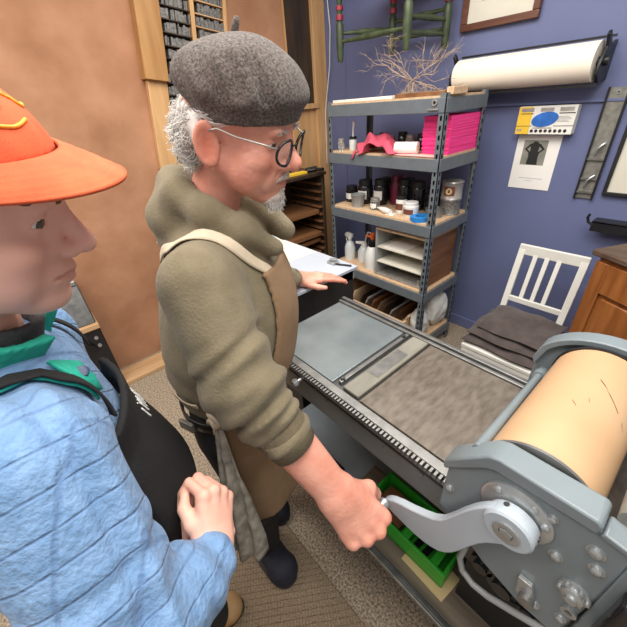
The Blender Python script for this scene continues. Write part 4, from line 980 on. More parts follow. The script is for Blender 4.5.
# beret
BB = hbasis(32, 9, 5); bo = C+B@(V(.006, 0, .043)*k)
def beret_f(P):
    q = (P-bo.astype(np.float32))@BB.astype(np.float32)/k
    d = ell(q, (-.006, 0, .042), (.111, .103, .062))
    d = smin(d, ell(q, (.030, 0, .026), (.090, .094, .040)), .02)
    d = smax(d, -(q[:, 2]+.010), .016)
    d = smin(d, np.maximum(ell(q, (.004, 0, .004), (.104, .0865, .07)), np.abs(q[:, 2]+.004)-.010), .010)
    d = d+.0034*nz3(q, 28, 11)+.0012*nz3(q, 75, 2)
    for a, b in (((-.01, -.098, .085), (.015, -.104, .030)), ((.062, -.076, .076), (.080, -.076, .025)), ((-.070, -.074, .07), (-.055, -.092, .015)), ((-.035, -.080, .088), (-.02, -.102, .05)), ((.030, -.088, .076), (.045, -.096, .035))): d = smax(d, -cap(q, a, b, .007), .020)
    return d*k
v, f = surface(beret_f, bo-.2, bo+.24, .0052); v = smooth_mesh(v, f, 1, .4)
br = link_mesh('beret', v, f, M['beret'], t, 180)
top = bo+BB@(V(-.004, .0, .101)*k)
MB().tube([top-BB[:, 2]*.012, top+BB[:, 2]*.006, top+BB[:, 2]*.016+BB[:, 0]*.003, top+BB[:, 2]*.024+BB[:, 0]*.006], [.008, .0065, .006, .004], 10).build('stem', M['beret'], br, 0, 180)
# white curly hair behind the ears
mb = MB(); rr = random.Random(12)
for i in range(1300):
    s = -1 if rr.random() < .68 else 1
    th = math.radians(rr.uniform(112, 178)); z0 = rr.uniform(-.062, .048); fz = math.sqrt(max(.2, 1-((z0+.002)/.080)**2))
    base = V(.094*fz*math.cos(th)-.012, s*.080*fz*math.sin(th), z0); out = unit(V(base[0]*1.0, base[1], -.02)); cu = rr.uniform(.003, .008); ax2 = unit(V(rr.gauss(0, 1), rr.gauss(0, 1), rr.gauss(0, 1))); a1 = unit(np.cross(ax2, out)); a2 = np.cross(ax2, a1); pts = []
    l = rr.uniform(.008, .030); ph0 = rr.random()*6.28
    for j in range(9):
        w = j/8; pts.append(base+out*(l*w)+cu*min(1, w*2.5)*(math.cos(ph0+w*8)*a1+math.sin(ph0+w*8)*a2)+V(0, 0, -.012*w*w))
    mb.tube([C+B@(p*k) for p in pts], np.linspace(.0010, .0006, 9), 3, False)
for i in range(70):
    s = rr.choice((-1, -1, 1)); base = V(rr.uniform(-.004, .030), s*.0770, rr.uniform(.034, .046)); pts = [base]
    for j in range(5): pts.append(pts[-1]+V(-.0075+rr.gauss(0, .0015), s*(.0010+rr.gauss(0, .0006)), -.0012+rr.gauss(0, .0015)))
    mb.tube([C+B@(p*k) for p in pts], np.linspace(.0007, .0004, 6), 3, False)
mb.build('hair', M['hair_white'], t, 0, 180)
# hair mass under the curls
def hairmass(P):
    q = (P-C.astype(np.float32))@B.astype(np.float32)/k
    d = np.maximum(ell(q, (-.016, 0, .006), (.099, .084, .074)), q[:, 0]+.026); d = smax(d, q[:, 2]-.062, .01)
    return (d+.004*nz3(q, 95, 8))*k
v, f = surface(hairmass, C-.2, C+.2, .006); link_mesh('hair', v, f, M['hair_white'], t, 180)
# goatee and moustache
hfn = head_fn(True, (B.T@(N-C))/k, .050)
def beard_f(P):
    d = hfn(P)-.0042-.0014*nz3(P, 300, 4)
    m = ell(P, (.086, 0, -.098), (.032, .030, .020)); ms = smin(cap(P, (.108, .002, -.0425), (.092, .028, -.054), .0075, .005), cap(P, (.108, -.002, -.0425), (.092, -.028, -.054), .0075, .005), .002)
    lp = ell(P, (.099, 0, -.077), (.012, .008, .009))
    return smax(d, smin(smin(m, ms, .003), lp, .004), .003)
v, f = surface(beard_f, (.03, -.06, -.13), (.14, .06, -.025), .0022); link_mesh('beard', v@B.T*k+C, f, M['stubble'], t, 180)
mb = MB()
for i in range(260):
    a = rr.uniform(-1, 1); b = V(.080+.022*math.sqrt(max(0, 1-a*a))+rr.gauss(0, .002), a*.026, rr.uniform(-.112, -.090)); dd = unit(V(.4+rr.gauss(0, .3), a*.4+rr.gauss(0, .3), -.8)); mb.tube([C+B@(p*k) for p in (b, b+dd*.006, b+dd*.011)], [.0007, .0006, .0004], 3, False)
mb.build('beard', M['hair_white'], t, 0, 180)
for s in (-1, 1):
    mb = MB()
    for i in range(46):
        b = V(.1035-.006*(i/46), s*(.016+.026*i/46), .036+rr.gauss(0, .0015)); dd = unit(V(.6, s*.6, .4+rr.gauss(0, .3))); mb.tube([C+B@(p*k) for p in (b-dd*.003, b+dd*.003, b+dd*.006)], [.0006, .0005, .0003], 3, False)
    mb.build('eyebrow', M['hair_white'], t, 0, 180)
# glasses
GZ, GX = .008, .1165
def hl_(p): return C+B@(V(*p)*k)
mb = MB(); 
for s in (-1, 1):
    ring = [hl_((GX-.010*abs(math.cos(a))*(1 if math.cos(a) > 0 else .3), s*(.034+.0235*math.cos(a)), GZ+.0215*math.sin(a))) for a in np.linspace(0, 2*PI, 33)]
    mb.tube(ring, .0025*k, 8, False)
mb.tube([hl_((GX-.002, -.011, GZ+.006)), hl_((GX+.003, 0, GZ+.010)), hl_((GX-.002, .011, GZ+.006))], .0017*k, 8)
gp = mb.build('eyeglasses', M['blackgloss'], t, 0, 180)
for s in (-1, 1):
    P_ = [[hl_((GX-.002-.008*(r_*max(0, math.cos(a)))**1, s*(.034+.0225*r_*math.cos(a)), GZ+.0205*r_*math.sin(a))) for a in np.linspace(0, 2*PI, 25)] for r_ in (.02, .5, 1)]
    MB().grid(P_).build('lens', M['lens'], gp, 0, 180)
    MB().tube([hl_(p) for p in ((GX-.010, s*.058, GZ+.010), (.085, s*.070, GZ+.014), (.04, s*.0785, .022), (.008, s*.0825, .026), (-.012, s*.084, .018), (-.022, s*.082, -.004))], .0015*k, 8).build('temple', M['tin'], gp, 0, 180)

# sweatshirt
def wr_fold(P, a, b, amp, f_, s0, s1, seed):
    ab = b-a; L = np.linalg.norm(ab); x = (P-a.astype(np.float32))@(ab/L).astype(np.float32)
    env = np.clip((x-s0*L)/(.12*L), 0, 1)*np.clip((s1*L-x)/(.10*L), 0, 1)
    lat = P-a.astype(np.float32)-x[:, None]*(ab/L).astype(np.float32)
    sl = lat@np.array([.5, -.4, .6], np.float32)
    ph_ = x*f_*.5+sl*9+1.5*nz3(P, 13, seed)
    return amp*env*(.75-1.25*np.abs(np.sin(ph_))+.35*np.sin(ph_*3.1+2.0*nz3(P, 20, seed+9)))
cuffR = elR*.58+wrR*.42; cuffL = elL*.25+wrL*.75
chest = N+V(0, 0, -.235)+F*.004
def hood_torso(P):
    q = P-chest.astype(np.float32); Bt = np.stack([F, R_, UP], 1).astype(np.float32)
    d = ell(P, chest, (.170, .198, .26), np.stack([F, R_, UP], 1))
    d = smin(d, ell(P, pel+V(0, 0, .155)+F*.01, (.150, .172, .20), np.stack([F, R_, UP], 1)), .07)
    d = smax(d, -(P[:, 2]-.985), .015)
    d = smin(d, cap(P, shR-R_*.02, shL+R_*.02, .070), .06)
    return d
def hoodie_f(P):
    d = hood_torso(P)
    sR = smin(cap(P, shR, elR, .082, .076), cap(P, elR, cuffR, .076, .060), .035); sR = sR+wr_fold(P, elR, cuffR, .0045, 190, .2, 1.0, 7)+wr_fold(P, elR, cuffR+(cuffR-elR)*.15, .0105, 100, -.6, 1.05, 1)+wr_fold(P, shR, elR, .005, 60, .45, 1.15, 2)
    sL = smin(cap(P, shL, elL, .074, .062), cap(P, elL, cuffL, .060, .046), .03); sL = sL+wr_fold(P, elL, cuffL, .005, 95, .0, .95, 3)
    d = smin(d, sR, .035); d = smin(d, sL, .035)
    # hood gathered round the neck
    H = [V(-.628, .405, 1.425), V(-.652, .345, 1.475), V(-.700, .292, 1.520), V(-.768, .268, 1.552), V(-.845, .292, 1.565), V(-.880, .360, 1.560), V(-.860, .435, 1.525), V(-.790, .480, 1.480), V(-.690, .480, 1.435)]
    tor = chain(P, H, [.020, .026, .029, .031, .033, .033, .032, .029, .024], .03); d = smin(d, tor, .030)
    bag = ell(P, (-.822, .272, 1.500), (.066, .074, .062)); bag = smin(bag, ell(P, (-.862, .315, 1.44), (.07, .10, .10)), .04); d = smin(d, bag, .035)
    d = d+.0040*nz3(P, 17, 21)+.0018*nz3(P, 45, 22)+.0042*np.sin(P[:, 2]*78+2.0*nz3(P, 11, 23)+P[:, 0]*14)*np.clip((1.20-P[:, 2])/.10, 0, 1)*np.clip((P[:, 2]-.96)/.04, 0, 1)
    # neck opening
    d = smax(d, -cap(P, N+V(.02, .02, .03), C+V(-.0, -.0, -.02), .056, .085), .010)
    # seams of the sleeve
    for a, b in ((shR, R_),):
        n = unit(R_*.9-V(0, 0, .25)+F*.1); pl = np.abs((P-(shR-R_*.045).astype(np.float32))@n.astype(np.float32)); d = d+.0016*np.exp(-(pl/.004)**2)
    return d
v, f = surface(hoodie_f, (-1.22, .03, .95), (-.36, .86, 1.66), .0068); v = smooth_mesh(v, f, 1, .4)
ho = link_mesh('hoodie', v, f, M['hoodie'], t, 180)
dc = unit(wrR-elR); MB().lathe([(.040, .046), (.054, .042), (.058, .01), (.061, -.02), (.052, -.04), (.035, -.04)], cuffR, dc, 32).build('cuff', M['hooddark'], ho, 0, 180)
dc = unit(wrL-elL); MB().lathe([(.034, .030), (.043, .026), (.046, .0), (.045, -.035), (.034, -.04)], cuffL, dc, 32).build('cuff', M['hooddark'], ho, 0, 180)
# bracelet
bq = wrR-dR*.0; mb = MB(); ring = []
for a in np.linspace(0, 2*PI, 33): ring.append(wrR+HB@(V(.012+.010*math.cos(a), .0415*math.cos(a), .0315*math.sin(a))*1.0))
mb.tube(ring, .0022, 8, False); mb.build('bracelet', M['bolt'], t, 0, 180)
# trousers
def trous(P):
    d = ell(P, pel+V(0, 0, -.01), (.128, .162, .14), np.stack([F, R_, UP], 1))
    for s, a in ((1, ankR), (-1, ankL)):
        hp = pel+s*.085*R_-V(0, 0, .06); d = smin(d, chain(P, [hp, hp*.5+a*.5+V(.012, .012, .0), a+V(0, 0, .02)], [.095, .072, .058], .03), .03)
    d = smax(d, P[:, 2]-1.02, .01); d = smax(d, -(P[:, 2]-.10), .01)
    return d+.0028*nz3(P, 24, 31)
v, f = surface(trous, (-1.05, .04, .07), (-.55, .56, 1.05), .009); tr = link_mesh('trousers', v, f, M['trousers'], t, 180)
mb = MB(); ring = [pel+V(0, 0, .055)+F*.134*math.cos(a)+R_*.168*math.sin(a) for a in np.linspace(0, 2*PI, 41)]
mb.grid([[p-V(0, 0, .016) for p in ring], [p+V(0, 0, .016) for p in ring]]).build('belt', M['leather'], tr, 0, 180, solid=.006)
p = pel+V(0, 0, .045)+F*(-.09)+R_*.135; MB().box(p+R_*.004, (.05, .012, .03), np.stack([unit(F*.8+R_*.5), unit(R_*.8-F*.5), UP], 1)).build('belt_keeper', M['galvan'], tr, .003)
# shoes
def shoe(toe, heel, w, name, m, parent, solem, k_=1.0):
    toe, heel = V(*toe), V(*heel); d_ = unit(toe-heel); L = np.linalg.norm(toe-heel); sd = V(-d_[1], d_[0], 0); z0 = heel[2]
    def fn(P):
        q = np.stack([(P-heel.astype(np.float32))@d_.astype(np.float32), (P-heel.astype(np.float32))@sd.astype(np.float32), P[:, 2]-z0], 1)
        d = chain(q, [V(.045, 0, .045), V(L*.45, 0, .040), V(L*.78, 0, .034), V(L-.055, 0, .030)], [.044, .047, w*.5, w*.46], .02)
        d = smin(d, cap(q, (.05, 0, .05), (.075, 0, .10), .046, .050), .02)
        d = smax(d, -cap(q, (.06, 0, .09), (.075, 0, .16), .040, .046), .008)
        d = smax(d, -(q[:, 2]-.012), .006); return d
    v, f = surface(fn, np.minimum(toe, heel)-.08, np.maximum(toe, heel)+V(.08, .08, .14), .0055); s = link_mesh(name, v, f, m, parent, 180)
    pl = []
    for a in np.linspace(0, 2*PI, 41)[:-1]:
        c_ = math.cos(a); hw = (w*.53 if c_ > -.2 else w*.47)
        q = heel+d_*(L/2+(L/2+.004)*np.sign(c_)*abs(c_)**.75)+sd*hw*np.sign(math.sin(a))*abs(math.sin(a))**.8; pl.append((q[0], q[1]))
    MB().prism(pl, (0, 0, z0+.0005), (1, 0, 0), (0, 1, 0), (0, 0, 1), .014).build('sole', solem, s, .003); return s
s = shoe((-.585, .238, .0125), (-.850, .236, .0125), .118, 'shoe', M['navy'], t, M['sole'])
mb = MB(); c_ = V(-.850+.072, .236, .106); mb.tube([c_+V(.062*math.cos(a), .056*math.sin(a), .012*math.cos(a)*-1) for a in np.linspace(0, 2*PI, 25)], .006, 8, False); mb.build('shoe_collar', M['greyplastic'], s, 0, 180)
shoe((-.80, .37, .0125), (-1.06, .335, .0125), .115, 'shoe', M['navy'], t, M['sole'])
# apron: bib follows the sweatshirt front, skirt hangs from the waist
def skirtcone(P):
    z = P[:, 2]; u = np.clip((1.10-z)/.66, 0, 1); c = pel+F*.015
    q = (P-c.astype(np.float32)); a = q@F.astype(np.float32); b = q@R_.astype(np.float32)
    ra = .150+.02*u; rb = .178+.004*u; ang = np.arctan2(b, a)
    r = np.sqrt((a/ra)**2+(b/rb)**2); return (r-1)*.17+.006*u*np.sin(ang*9+1.5)+.003*nz3(P, 20, 41)
def apron_f(P):
    rel = P-N.astype(np.float32); a = rel@F.astype(np.float32); b = rel@R_.astype(np.float32); z = P[:, 2]
    ht = hood_torso(P)+.0032*nz3(P, 17, 21)
    bw = .115+.055*np.clip((1.36-z)/.25, 0, 1)
    bib = np.maximum.reduce([np.abs(ht-.009)-.0062, z-1.385, 1.08-z, np.abs(b)-bw, -a+.02])
    ac = (P-pel.astype(np.float32))@F.astype(np.float32)
    hem = .58-.04*np.clip(b*3, -1, 1)
    sk = np.maximum.reduce([np.abs(skirtcone(P))-.0065, z-1.105, hem-z, -ac+.012])
    return np.minimum(bib, sk)
v, f = surface(apron_f, (-1.02, .02, .44), (-.50, .62, 1.42), .0055); v = smooth_mesh(v, f, 4, .5)
ap = link_mesh('apron', v, f, M['canvas'], t, 180)
hsurf = lambda P: hood_torso(np.asarray(P, np.float32))
def onto(pts, off, fn=None):
    fn = fn or hoodie_f; out = []
    for p in pts:
        p = np.asarray(p, float).copy()
        for _ in range(14):
            d = float(fn(p[None].astype(np.float32))[0])-off; e = .004
            g = V(*[float(fn((p+e*np.eye(3)[i])[None].astype(np.float32))[0])-d-off for i in range(3)])/e; n = np.linalg.norm(g)
            if n < 1e-6: break
            p -= np.clip(d, -.02, .02)*g/max(n, .4)
        out.append(p)
    return np.array(out)
def surf_ribbon(ctrl, w, off, name, m, parent, fn=None, n=30, th=.003):
    c = spline(ctrl, n); pts = onto(c, off, fn); T = np.gradient(pts, axis=0); rows = []
    f_ = fn or hoodie_f
    for i, p in enumerate(pts):
        e = .006; g = V(*[float(f_((p+e*np.eye(3)[j])[None].astype(np.float32))[0]) for j in range(3)])-float(f_(p[None].astype(np.float32))[0]); g = unit(g+1e-9); s = unit(np.cross(T[i], g)); rows.append([p-s*w/2, p-s*w/5, p+s*w/5, p+s*w/2])
    return MB().grid(rows).build(name, m, parent, 0, 180, solid=th)
for s in (1, -1):
    surf_ribbon([N-F*.17+R_*s*.045+V(0, 0, -.06), N-F*.08+R_*s*.115+V(0, 0, -.0), N+F*.02+R_*s*.125+V(0, 0, .0), N+F*.11+R_*s*.115+V(0, 0, -.06), N+F*.155+R_*s*.10+V(0, 0, -.10)], .024, .006, 'apron_strap', M['strap'], ap)
    surf_ribbon([pel+V(0, 0, .15)-F*.03+R_*s*.19, pel+V(0, 0, .13)-F*.10+R_*s*.14, pel+V(0, 0, .12)-F*.16], .014, .008, 'waist_tie', M['strap'], ap)
# bib edge trim and small pocket tool
# printed cloth hanging from the waist tie at his right hip
kn_ = V(-.605, .160, 1.065)
rows = []
for i in range(34):
    u = i/33; z = 1.055-.555*u; c_ = kn_*(1-u)+V(-.572, .112, 0)*u; w = .020+.125*min(1, u*1.15)**.9; row = []
    for j in range(13):
        q = j/12-.5; wob = .014*math.sin(q*15+u*3)*min(1, u*3)
        row.append(V(c_[0], c_[1], z)+V(.62, .55, 0)*w*q+V(.6, -.75, 0)*(wob+.010-.10*q*q*min(1, u*2)))
    rows.append(row)
tw = MB().grid(rows).build('hip_cloth', M['towel'], ap, 0, 180, solid=.004)
mb = MB()
for i, (a0, a1) in enumerate(((.1, .9), (.3, .55), (.7, .2), (.55, .85), (.2, .4), (.85, .6), (.45, .1))):
    pp = []
    for q in range(7):
        ui = int((.12+i*.12)*33)+q; ui = min(ui, 32); a = a0+(a1-a0)*q/6; j = int(a*11); w_ = a*12-j; pp.append(rows[ui][j]*(1-w_)+rows[ui][min(j+1, 12)]*w_+V(.0025, -.0030, .0))
    mb.tube(pp, .0016, 4, False)
mb.build('print_line', M['greyplastic'], tw, 0, 180)
mb = MB(); mb.tube(spline([kn_+V(-.02, -.01, .012), kn_+V(-.005, -.012, .02), kn_+V(.014, -.006, .008), kn_+V(.006, -.012, -.010), kn_+V(-.012, -.012, -.004), kn_+V(-.03, -.014, -.022)], 18), .0085, 8)
mb.tube([kn_+V(0, -.01, -.005), kn_+V(-.006, -.012, -.035), kn_+V(-.016, -.014, -.055)], [.006, .007, .005], 8); mb.build('knot', M['strap'], ap, 0, 180)

# ================= the younger person in the foreground
t = thing('person', 'person in an orange cap, blue quilted jacket and black apron, hands clasped', 'person', (-.60, -.11, .012))
k = 1.16; C = V(-.572, -.072, 1.629); B = hbasis(72, 19, 9)
N = V(-.625, -.120, 1.435); ph = math.radians(78); F = V(math.cos(ph), math.sin(ph), 0); R_ = V(math.sin(ph), -math.cos(ph), 0)
shR = V(-.425, -.108, 1.352); shL = V(-.800, -.085, 1.335); elR = V(-.298, -.112, 1.100); wrR = V(-.354, .024, 1.052); elL = V(-.775, -.085, .985); wrL = V(-.475, .075, 1.005)
pel = V(-.64, -.135, .90); ankR = V(-.53, -.12, .09); ankL = V(-.72, -.09, .09)
hd = build_head(False, C, B, k, N, .044)
dR = unit(V(-.60, .42, .55)); HB = frame(dR, V(.55, .55, .50))
grip = ((58, 74, 34), (60, 78, 36), (62, 80, 38), (64, 78, 38))
hr = build_hand(wrR, HB, .97, grip, (2, 0, -2, -5), [(.022, .020, -.008), (.048, .040, -.018), (.074, .044, -.034), (.096, .034, -.044)], elR, (.0255, .038))
dL = unit(V(.75, -.28, .32)); HBL = frame(dL, V(-.15, .95, .35))
hl = build_hand(wrL, HBL, 1.0, ((40, 60, 30), (44, 64, 32), (46, 66, 34), (48, 66, 34)), (2, 0, -2, -5), [(.022, .020, -.008), (.048, .040, -.018), (.074, .044, -.034), (.096, .034, -.044)], elL, (.0255, .038), True)
def torso_y(P):
    d = ell(P, N*.35+pel*.65+V(0, 0, .08), (.12, .07, .22)); d = smin(d, cap(P, N-V(0, 0, .05), N+V(0, .01, .03), .048), .04)
    d = smin(d, cap(P, shR, shL, .045), .05)
    for a, b, c in ((shR, elR, wrR), (shL, elL, wrL)): d = smin(d, cap(P, a, b, .04, .034), .03); d = smin(d, cap(P, b, b*.6+c*.4, .034, .03), .03)
    for s, a in ((1, ankR), (-1, ankL)): d = smin(d, chain(P, [pel+s*.07*R_, (pel+s*.07*R_)*.5+a*.5, a], [.075, .05, .036], .03), .04)
    return d
skin_mesh('body', [hd, hr, hl, simple_island(torso_y, (-1.0, -.30, .03), (-.22, .22, 1.48), .014)], [M['skin_young'], M['lip'], M['skin_hand']], t)
eyes(t, C, B, k, (1, -.40, -.16))
# eyebrows and short hair under the cap
hfn = head_fn(False, (B.T@(N-C))/k, .044)
def brow_f(P):
    d = hfn(P)-.0022-.0008*nz3(P, 300, 4); m = None
    for s in (-1, 1):
        e = cap(P, (.100, s*.016, .034), (.078, s*.050, .038), .0055, .0035); m = e if m is None else np.minimum(m, e)
    return smax(d, m, .002)
v, f = surface(brow_f, (.05, -.07, .02), (.13, .07, .06), .0022); link_mesh('hair', v@B.T*k+C, f, M['hair_brown'], t, 180)
def hair_f(P):
    d = hfn(P)-.005-.0015*nz3(P, 220, 6)
    return smax(smax(d, P[:, 0]+.018-.25*(P[:, 2]-.02), .004), -(P[:, 2]+.055), .006)
v, f = surface(hair_f, (-.13, -.11, -.075), (.05, .11, .14), .0035); link_mesh('hair', v@B.T*k+C, f, M['hair_brown'], t, 180)
# cap: crown with stitched brim
def lw(p): return C+B@(np.asarray(p, float)*k)
def crown_f(P):
    d = ell(P, (-.010, 0, .046), (.1165, .0920, .092)); d = d+.0010*nz3(P, 40, 9)
    ang = np.arctan2(P[:, 1], P[:, 0]+.006); seam = np.abs(np.sin(ang*3)); d = d+.0010*np.exp(-(seam/.05)**2)
    return smax(d, .058+.17*P[:, 0]-P[:, 2], .003)
v, f = surface(crown_f, (-.13, -.11, .03), (.125, .11, .165), .0032); cr = link_mesh('cap', v@B.T*k+C, f, M['capfab'], t, 180)
rows = []; 
for i in range(41):
    th = math.radians(-77+154*i/40); c_, s_ = math.cos(th), math.sin(th)
    pin = V(-.010+.1115*c_, .0880*s_, .058+.17*(-.010+.1155*c_)+.002); ext = .060*max(0, math.cos(th*1.16))**.55
    row = []
    for j in range(15):
        w = j/14; q = pin+V(ext*w, .010*w*s_, 0); q[2] += -.008*w*abs(c_)-.012*(q[1]/.09)**2*w-.004*w*w
        q[2] += .0005*math.sin(w*52)
        row.append(lw(q))
    rows.append(row)
MB().grid(rows).build('brim', M['capfab'], cr, 0, 180, solid=.0045)
MB().lathe([(0, 0), (.009, 0), (.008, .005), (0, .007)], lw((-.010, 0, .137)), B[:, 2], 16).build('top_button', M['capfab'], cr)
capw = lambda P: crown_f(((np.asarray(P, np.float32)-C.astype(np.float32))@B.astype(np.float32))/k)*k
mb = MB()
for cc in (((.052, -.030, .126), (.070, -.022, .118), (.066, -.040, .108), (.060, -.046, .112)), ((.066, -.002, .122), (.078, .012, .112), (.072, .028, .108)), ((.064, -.050, .100), (.078, -.030, .098), (.082, -.010, .102))):
    mb.tube(onto([lw(p) for p in spline(cc, 14)], .0005, capw), .0020, 6)
mb.build('embroidery', M['gold'], cr, 0, 180)

# jacket
chest = N+V(.01, -.015, -.25)+F*.012; Bt = np.stack([F, R_, UP], 1)
cuffR = elR*.22+wrR*.78; cuffL = elL*.5+wrL*.5
def jtorso(P):
    d = ell(P, chest, (.125, .175, .245), Bt); d = smin(d, ell(P, pel+V(0, 0, .10), (.125, .165, .22), Bt), .06)
    d = smin(d, cap(P, shR-R_*.02, shL+R_*.02, .062), .06); d = smin(d, cap(P, N-V(0, .02, .075), N-V(0, .004, .0), .088, .062), .05); return smax(d, -(P[:, 2]-.83), .015)
def jacket_f(P):
    d = jtorso(P)
    sR = smin(cap(P, shR, elR, .086, .078), cap(P, elR, cuffR, .080, .056), .035); sR = sR+wr_fold(P, elR, wrR, .0085, 85, -.3, .95, 4)+wr_fold(P, shR, elR, .004, 70, .35, 1.2, 5)
    sL = smin(cap(P, shL, elL, .074, .066), cap(P, elL, cuffL, .064, .048), .03); sL = sL+wr_fold(P, elL, cuffL, .006, 85, -.2, .95, 6)
    d = smin(d, sR, .03); d = smin(d, sL, .03)
    n = unit(R_*.93-V(0, 0, .2)); pl = np.abs((P-(shR-R_*.055).astype(np.float32))@n.astype(np.float32)-.006)
    d = d-.0022*np.exp(-(pl/.006)**2)
    d = d+.0030*nz3(P, 22, 51)+.0016*nz3(P, 62, 52)
    d = smax(d, -cap(P, N+V(0, .005, .02), C+V(0, 0, -.02), .050, .065), .008)
    return d
v, f = surface(jacket_f, (-1.04, -.34, .82), (-.20, .20, 1.50), .0068); v = smooth_mesh(v, f, 1, .3)
jk = link_mesh('jacket', v, f, M['jacket'], t, 180)
add_wave_bump(M['jacket'], [((.654, .753, -.05), .060), ((.618, -.013, -.79), .040)], .6, .0022, mix_dark=.38)
def collar_f(P):
    q = (P-(N+V(0, .006, .006)).astype(np.float32))@hbasis(78, 22, 0).astype(np.float32)
    r = np.sqrt((q[:, 0]/1.05)**2+(q[:, 1])**2); z = q[:, 2]
    d = np.maximum(np.abs(r-.076-.35*np.clip(z, 0, .05)-.25*np.clip(-.02-z, 0, .05))-.0065, np.abs(z+.016)-.048)
    ang = np.abs(np.arctan2(q[:, 1], q[:, 0])); d = np.maximum(d, (.55-ang)*.08)
    return d+.0022*nz3(P, 60, 61)
v, f = surface(collar_f, N-V(.16, .16, .09), N+V(.16, .17, .10), .0042); v = smooth_mesh(v, f, 1, .4); co = link_mesh('collar', v, f, M['teal'], jk, 180)
def knit_f(P):
    q = (P-(N+V(0, .008, .016)).astype(np.float32))@hbasis(78, 24, 0).astype(np.float32); r = np.sqrt((q[:, 0]/1.05)**2+(q[:, 1])**2)
    return np.maximum(np.abs(r-.060)-.006, np.abs(q[:, 2]-.004)-.030)
v, f = surface(knit_f, N-V(.11, .11, .07), N+V(.11, .12, .09), .004); v = smooth_mesh(v, f, 1, .4); link_mesh('shirt_collar', v, f, M['greyknit'], t, 180)
# throat tab with snap, teal yoke edging
fl_ = [onto(spline(c, 12), .010, jacket_f) for c in ([N+F*.070+R_*.072+V(0, 0, -.028), N+F*.095+R_*.045+V(0, 0, -.055)], [N+F*.095+R_*.085+V(0, 0, -.035), N+F*.125+R_*.055+V(0, 0, -.072)], [N+F*.118+R_*.098+V(0, 0, -.050), N+F*.145+R_*.072+V(0, 0, -.090)])]
tb = MB().grid(fl_).build('throat_tab', M['teal'], jk, 0, 180, solid=.006)
sc = fl_[1][6]; MB().lathe([(0, 0), (.0095, 0), (.0095, .003), (.004, .0045), (0, .0035)], sc+V(.002, -.0, .004), unit(F*.45+R_*.35+V(0, 0, .85)), 20).build('snap', M['snap'], tb)
surf_ribbon([N+R_*.085-F*.085+V(0, 0, -.020), N+R_*.115-F*.02+V(0, 0, -.030), N+R_*.112+F*.055+V(0, 0, -.048), N+R_*.10+F*.115+V(0, 0, -.085)], .022, .007, 'teal_edging', M['teal'], jk, jacket_f, th=.004)
# trousers, shoes
def trous(P):
    d = ell(P, pel, (.120, .155, .14), Bt)
    for s, a in ((1, ankR), (-1, ankL)):
        hp = pel+s*.08*R_-V(0, 0, .06); d = smin(d, chain(P, [hp, hp*.5+a*.5, a], [.090, .068, .055], .03), .03)
    return smax(smax(d, P[:, 2]-.98, .01), -(P[:, 2]-.08), .01)+.0025*nz3(P, 24, 33)
v, f = surface(trous, (-.84, -.32, .05), (-.38, .10, 1.0), .010); link_mesh('trousers', v, f, M['trousers'], t, 180)
shoe((-.672, .052, .0125), (-.715, -.190, .0125), .100, 'shoe', M['tan'], t, M['sole']); shoe((-.50, .045, .0125), (-.535, -.20, .0125), .100, 'shoe', M['tan'], t, M['sole'])
# apron: bib, skirt and neck strap
def yap_f(P):
    rel = P-N.astype(np.float32); a = rel@F.astype(np.float32); b = rel@R_.astype(np.float32); z = P[:, 2]
    ht = jtorso(P)-.014-.10*np.clip(z-1.22, 0, 1)-.30*np.clip(1.22-z, 0, .2)
    bw = .125+.05*np.clip((1.27-z)/.2, 0, 1)
    bib = np.maximum.reduce([np.abs(ht)-.0068, z-1.285, 1.0-z, np.abs(b)-bw, -a+.03])
    u = np.clip((1.02-z)/.6, 0, 1); q = P-pel.astype(np.float32); qa = q@F.astype(np.float32); qb = q@R_.astype(np.float32)
    r = np.sqrt((qa/(.180-.02*u))**2+(qb/(.180-.01*u))**2); cone = (r-1)*.16+.007*u*np.sin(np.arctan2(qb, qa)*8)
    sk = np.maximum.reduce([np.abs(cone)-.0068, z-1.025, .40-z, -qa-.03])
    return np.minimum(bib, sk)+.0012*nz3(P, 40, 71)
v, f = surface(yap_f, (-.86, -.22, .36), (-.36, .14, 1.32), .006); v = smooth_mesh(v, f, 4, .5); ya = link_mesh('apron', v, f, M['apronblack'], t, 180)
def lift(P): return np.minimum(jacket_f(P), 9)
surf_ribbon([N-F*.115+R_*.01+V(0, 0, .015), N-F*.085+R_*.075+V(0, 0, .0), N+F*.01+R_*.108+V(0, 0, -.025), N+F*.085+R_*.118+V(0, 0, -.062), N+F*.14+R_*.118+V(0, 0, -.112)], .026, .012, 'neck_strap', M['apronblack'], ya, jacket_f, th=.004)
surf_ribbon([N-F*.115-R_*.01+V(0, 0, .015), N-F*.06-R_*.085+V(0, 0, .0), N+F*.04-R_*.11+V(0, 0, -.035), N+F*.13-R_*.115+V(0, 0, -.105)], .026, .012, 'neck_strap', M['apronblack'], ya, jacket_f, th=.004)
# white lettering printed on the bib
mb = MB()
apo = lambda P: np.where((P-N.astype(np.float32))@F.astype(np.float32) > .02, jtorso(P)-.014-.10*np.clip(P[:, 2]-1.22, 0, 1)-.30*np.clip(1.22-P[:, 2], 0, .2)-.0068, .1)
def stroke(pts, w=.0016):
    c = spline(pts, max(6, len(pts)*4)); q = onto([N+F*.17+R_*a+V(0, 0, b) for a, b in c], .0012, apo); mb.tube(q, w, 6)
ox, oz = -.005, -.245; hh = .040
def g(a, b): return (ox-a*1.35, oz+b)
stroke([g(0, 0), g(0, hh*.7)]); stroke([g(0, hh*.95), g(0, hh)])
for q in (.016, .034): stroke([g(q, 0), g(q, hh*.7)]) if q == .016 else None
stroke([g(.016, hh*.5), g(.020, hh*.72), g(.026, hh*.62), g(.027, 0)]); stroke([g(.027, hh*.5), g(.031, hh*.72), g(.037, hh*.62), g(.038, 0)])
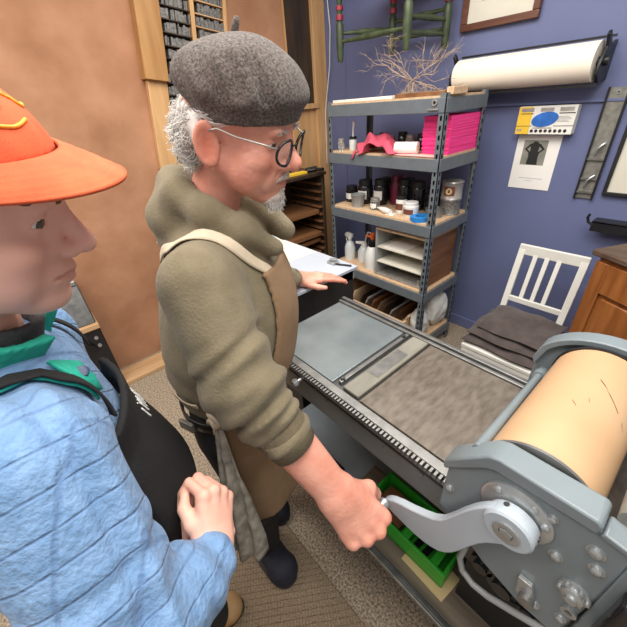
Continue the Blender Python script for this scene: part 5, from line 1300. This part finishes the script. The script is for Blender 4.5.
stroke([g(.050, 0), g(.050, hh*.7)]); stroke([g(.050, hh*.5), g(.054, hh*.72), g(.060, hh*.62), g(.061, 0)]); stroke([g(.061, hh*.5), g(.065, hh*.72), g(.071, hh*.62), g(.072, 0)])
mb.build('lettering', M['label'], ya, 0, 180)

# ================================================================== CAMERA, LIGHT
cam = bpy.data.cameras.new('camera'); co_ = bpy.data.objects.new('camera', cam); COL.objects.link(co_); S.camera = co_
cam.sensor_width = 36; cam.lens = 36*338/627; cam.clip_start = .02
a, b, c = -.898, .555, .081
ca, sa, cb_, sb, cc, sc_ = math.cos(a), math.sin(a), math.cos(b), math.sin(b), math.cos(c), math.sin(c)
fw = V(sa*cb_, ca*cb_, -sb); rt = V(ca, -sa, 0); dn = np.cross(fw, rt)
r2 = cc*rt+sc_*dn; d2 = -sc_*rt+cc*dn
co_.matrix_world = Matrix(((r2[0], -d2[0], -fw[0], 0), (r2[1], -d2[1], -fw[1], 0), (r2[2], -d2[2], -fw[2], 1.7), (0, 0, 0, 1)))
def area(name, loc, rot, sx, sy, e, col=(1, .95, .88)):
    l = bpy.data.lights.new(name, 'AREA'); l.shape = 'RECTANGLE'; l.size = sx; l.size_y = sy; l.energy = e; l.color = col
    o = bpy.data.objects.new(name, l); COL.objects.link(o); o.location = loc; o.rotation_euler = tuple(math.radians(q) for q in rot); return o
area('ceiling_lamp', (-.9, .9, 2.95), (0, 0, 0), 2.0, 1.2, 62)
area('ceiling_lamp', (.3, .2, 2.95), (0, 0, 0), 1.2, 1.6, 48)
area('ceiling_lamp', (-1.5, -.9, 2.95), (0, 0, 0), 2.0, 1.0, 50)
w = bpy.data.worlds.new('world'); S.world = w; w.use_nodes = True
w.node_tree.nodes['Background'].inputs[0].default_value = (1, .96, .92, 1); w.node_tree.nodes['Background'].inputs[1].default_value = 0.46
S.view_settings.view_transform = 'Standard'; S.view_settings.look = 'None'; S.view_settings.exposure = 0; S.view_settings.gamma = 1; S.view_settings.use_curve_mapping = False
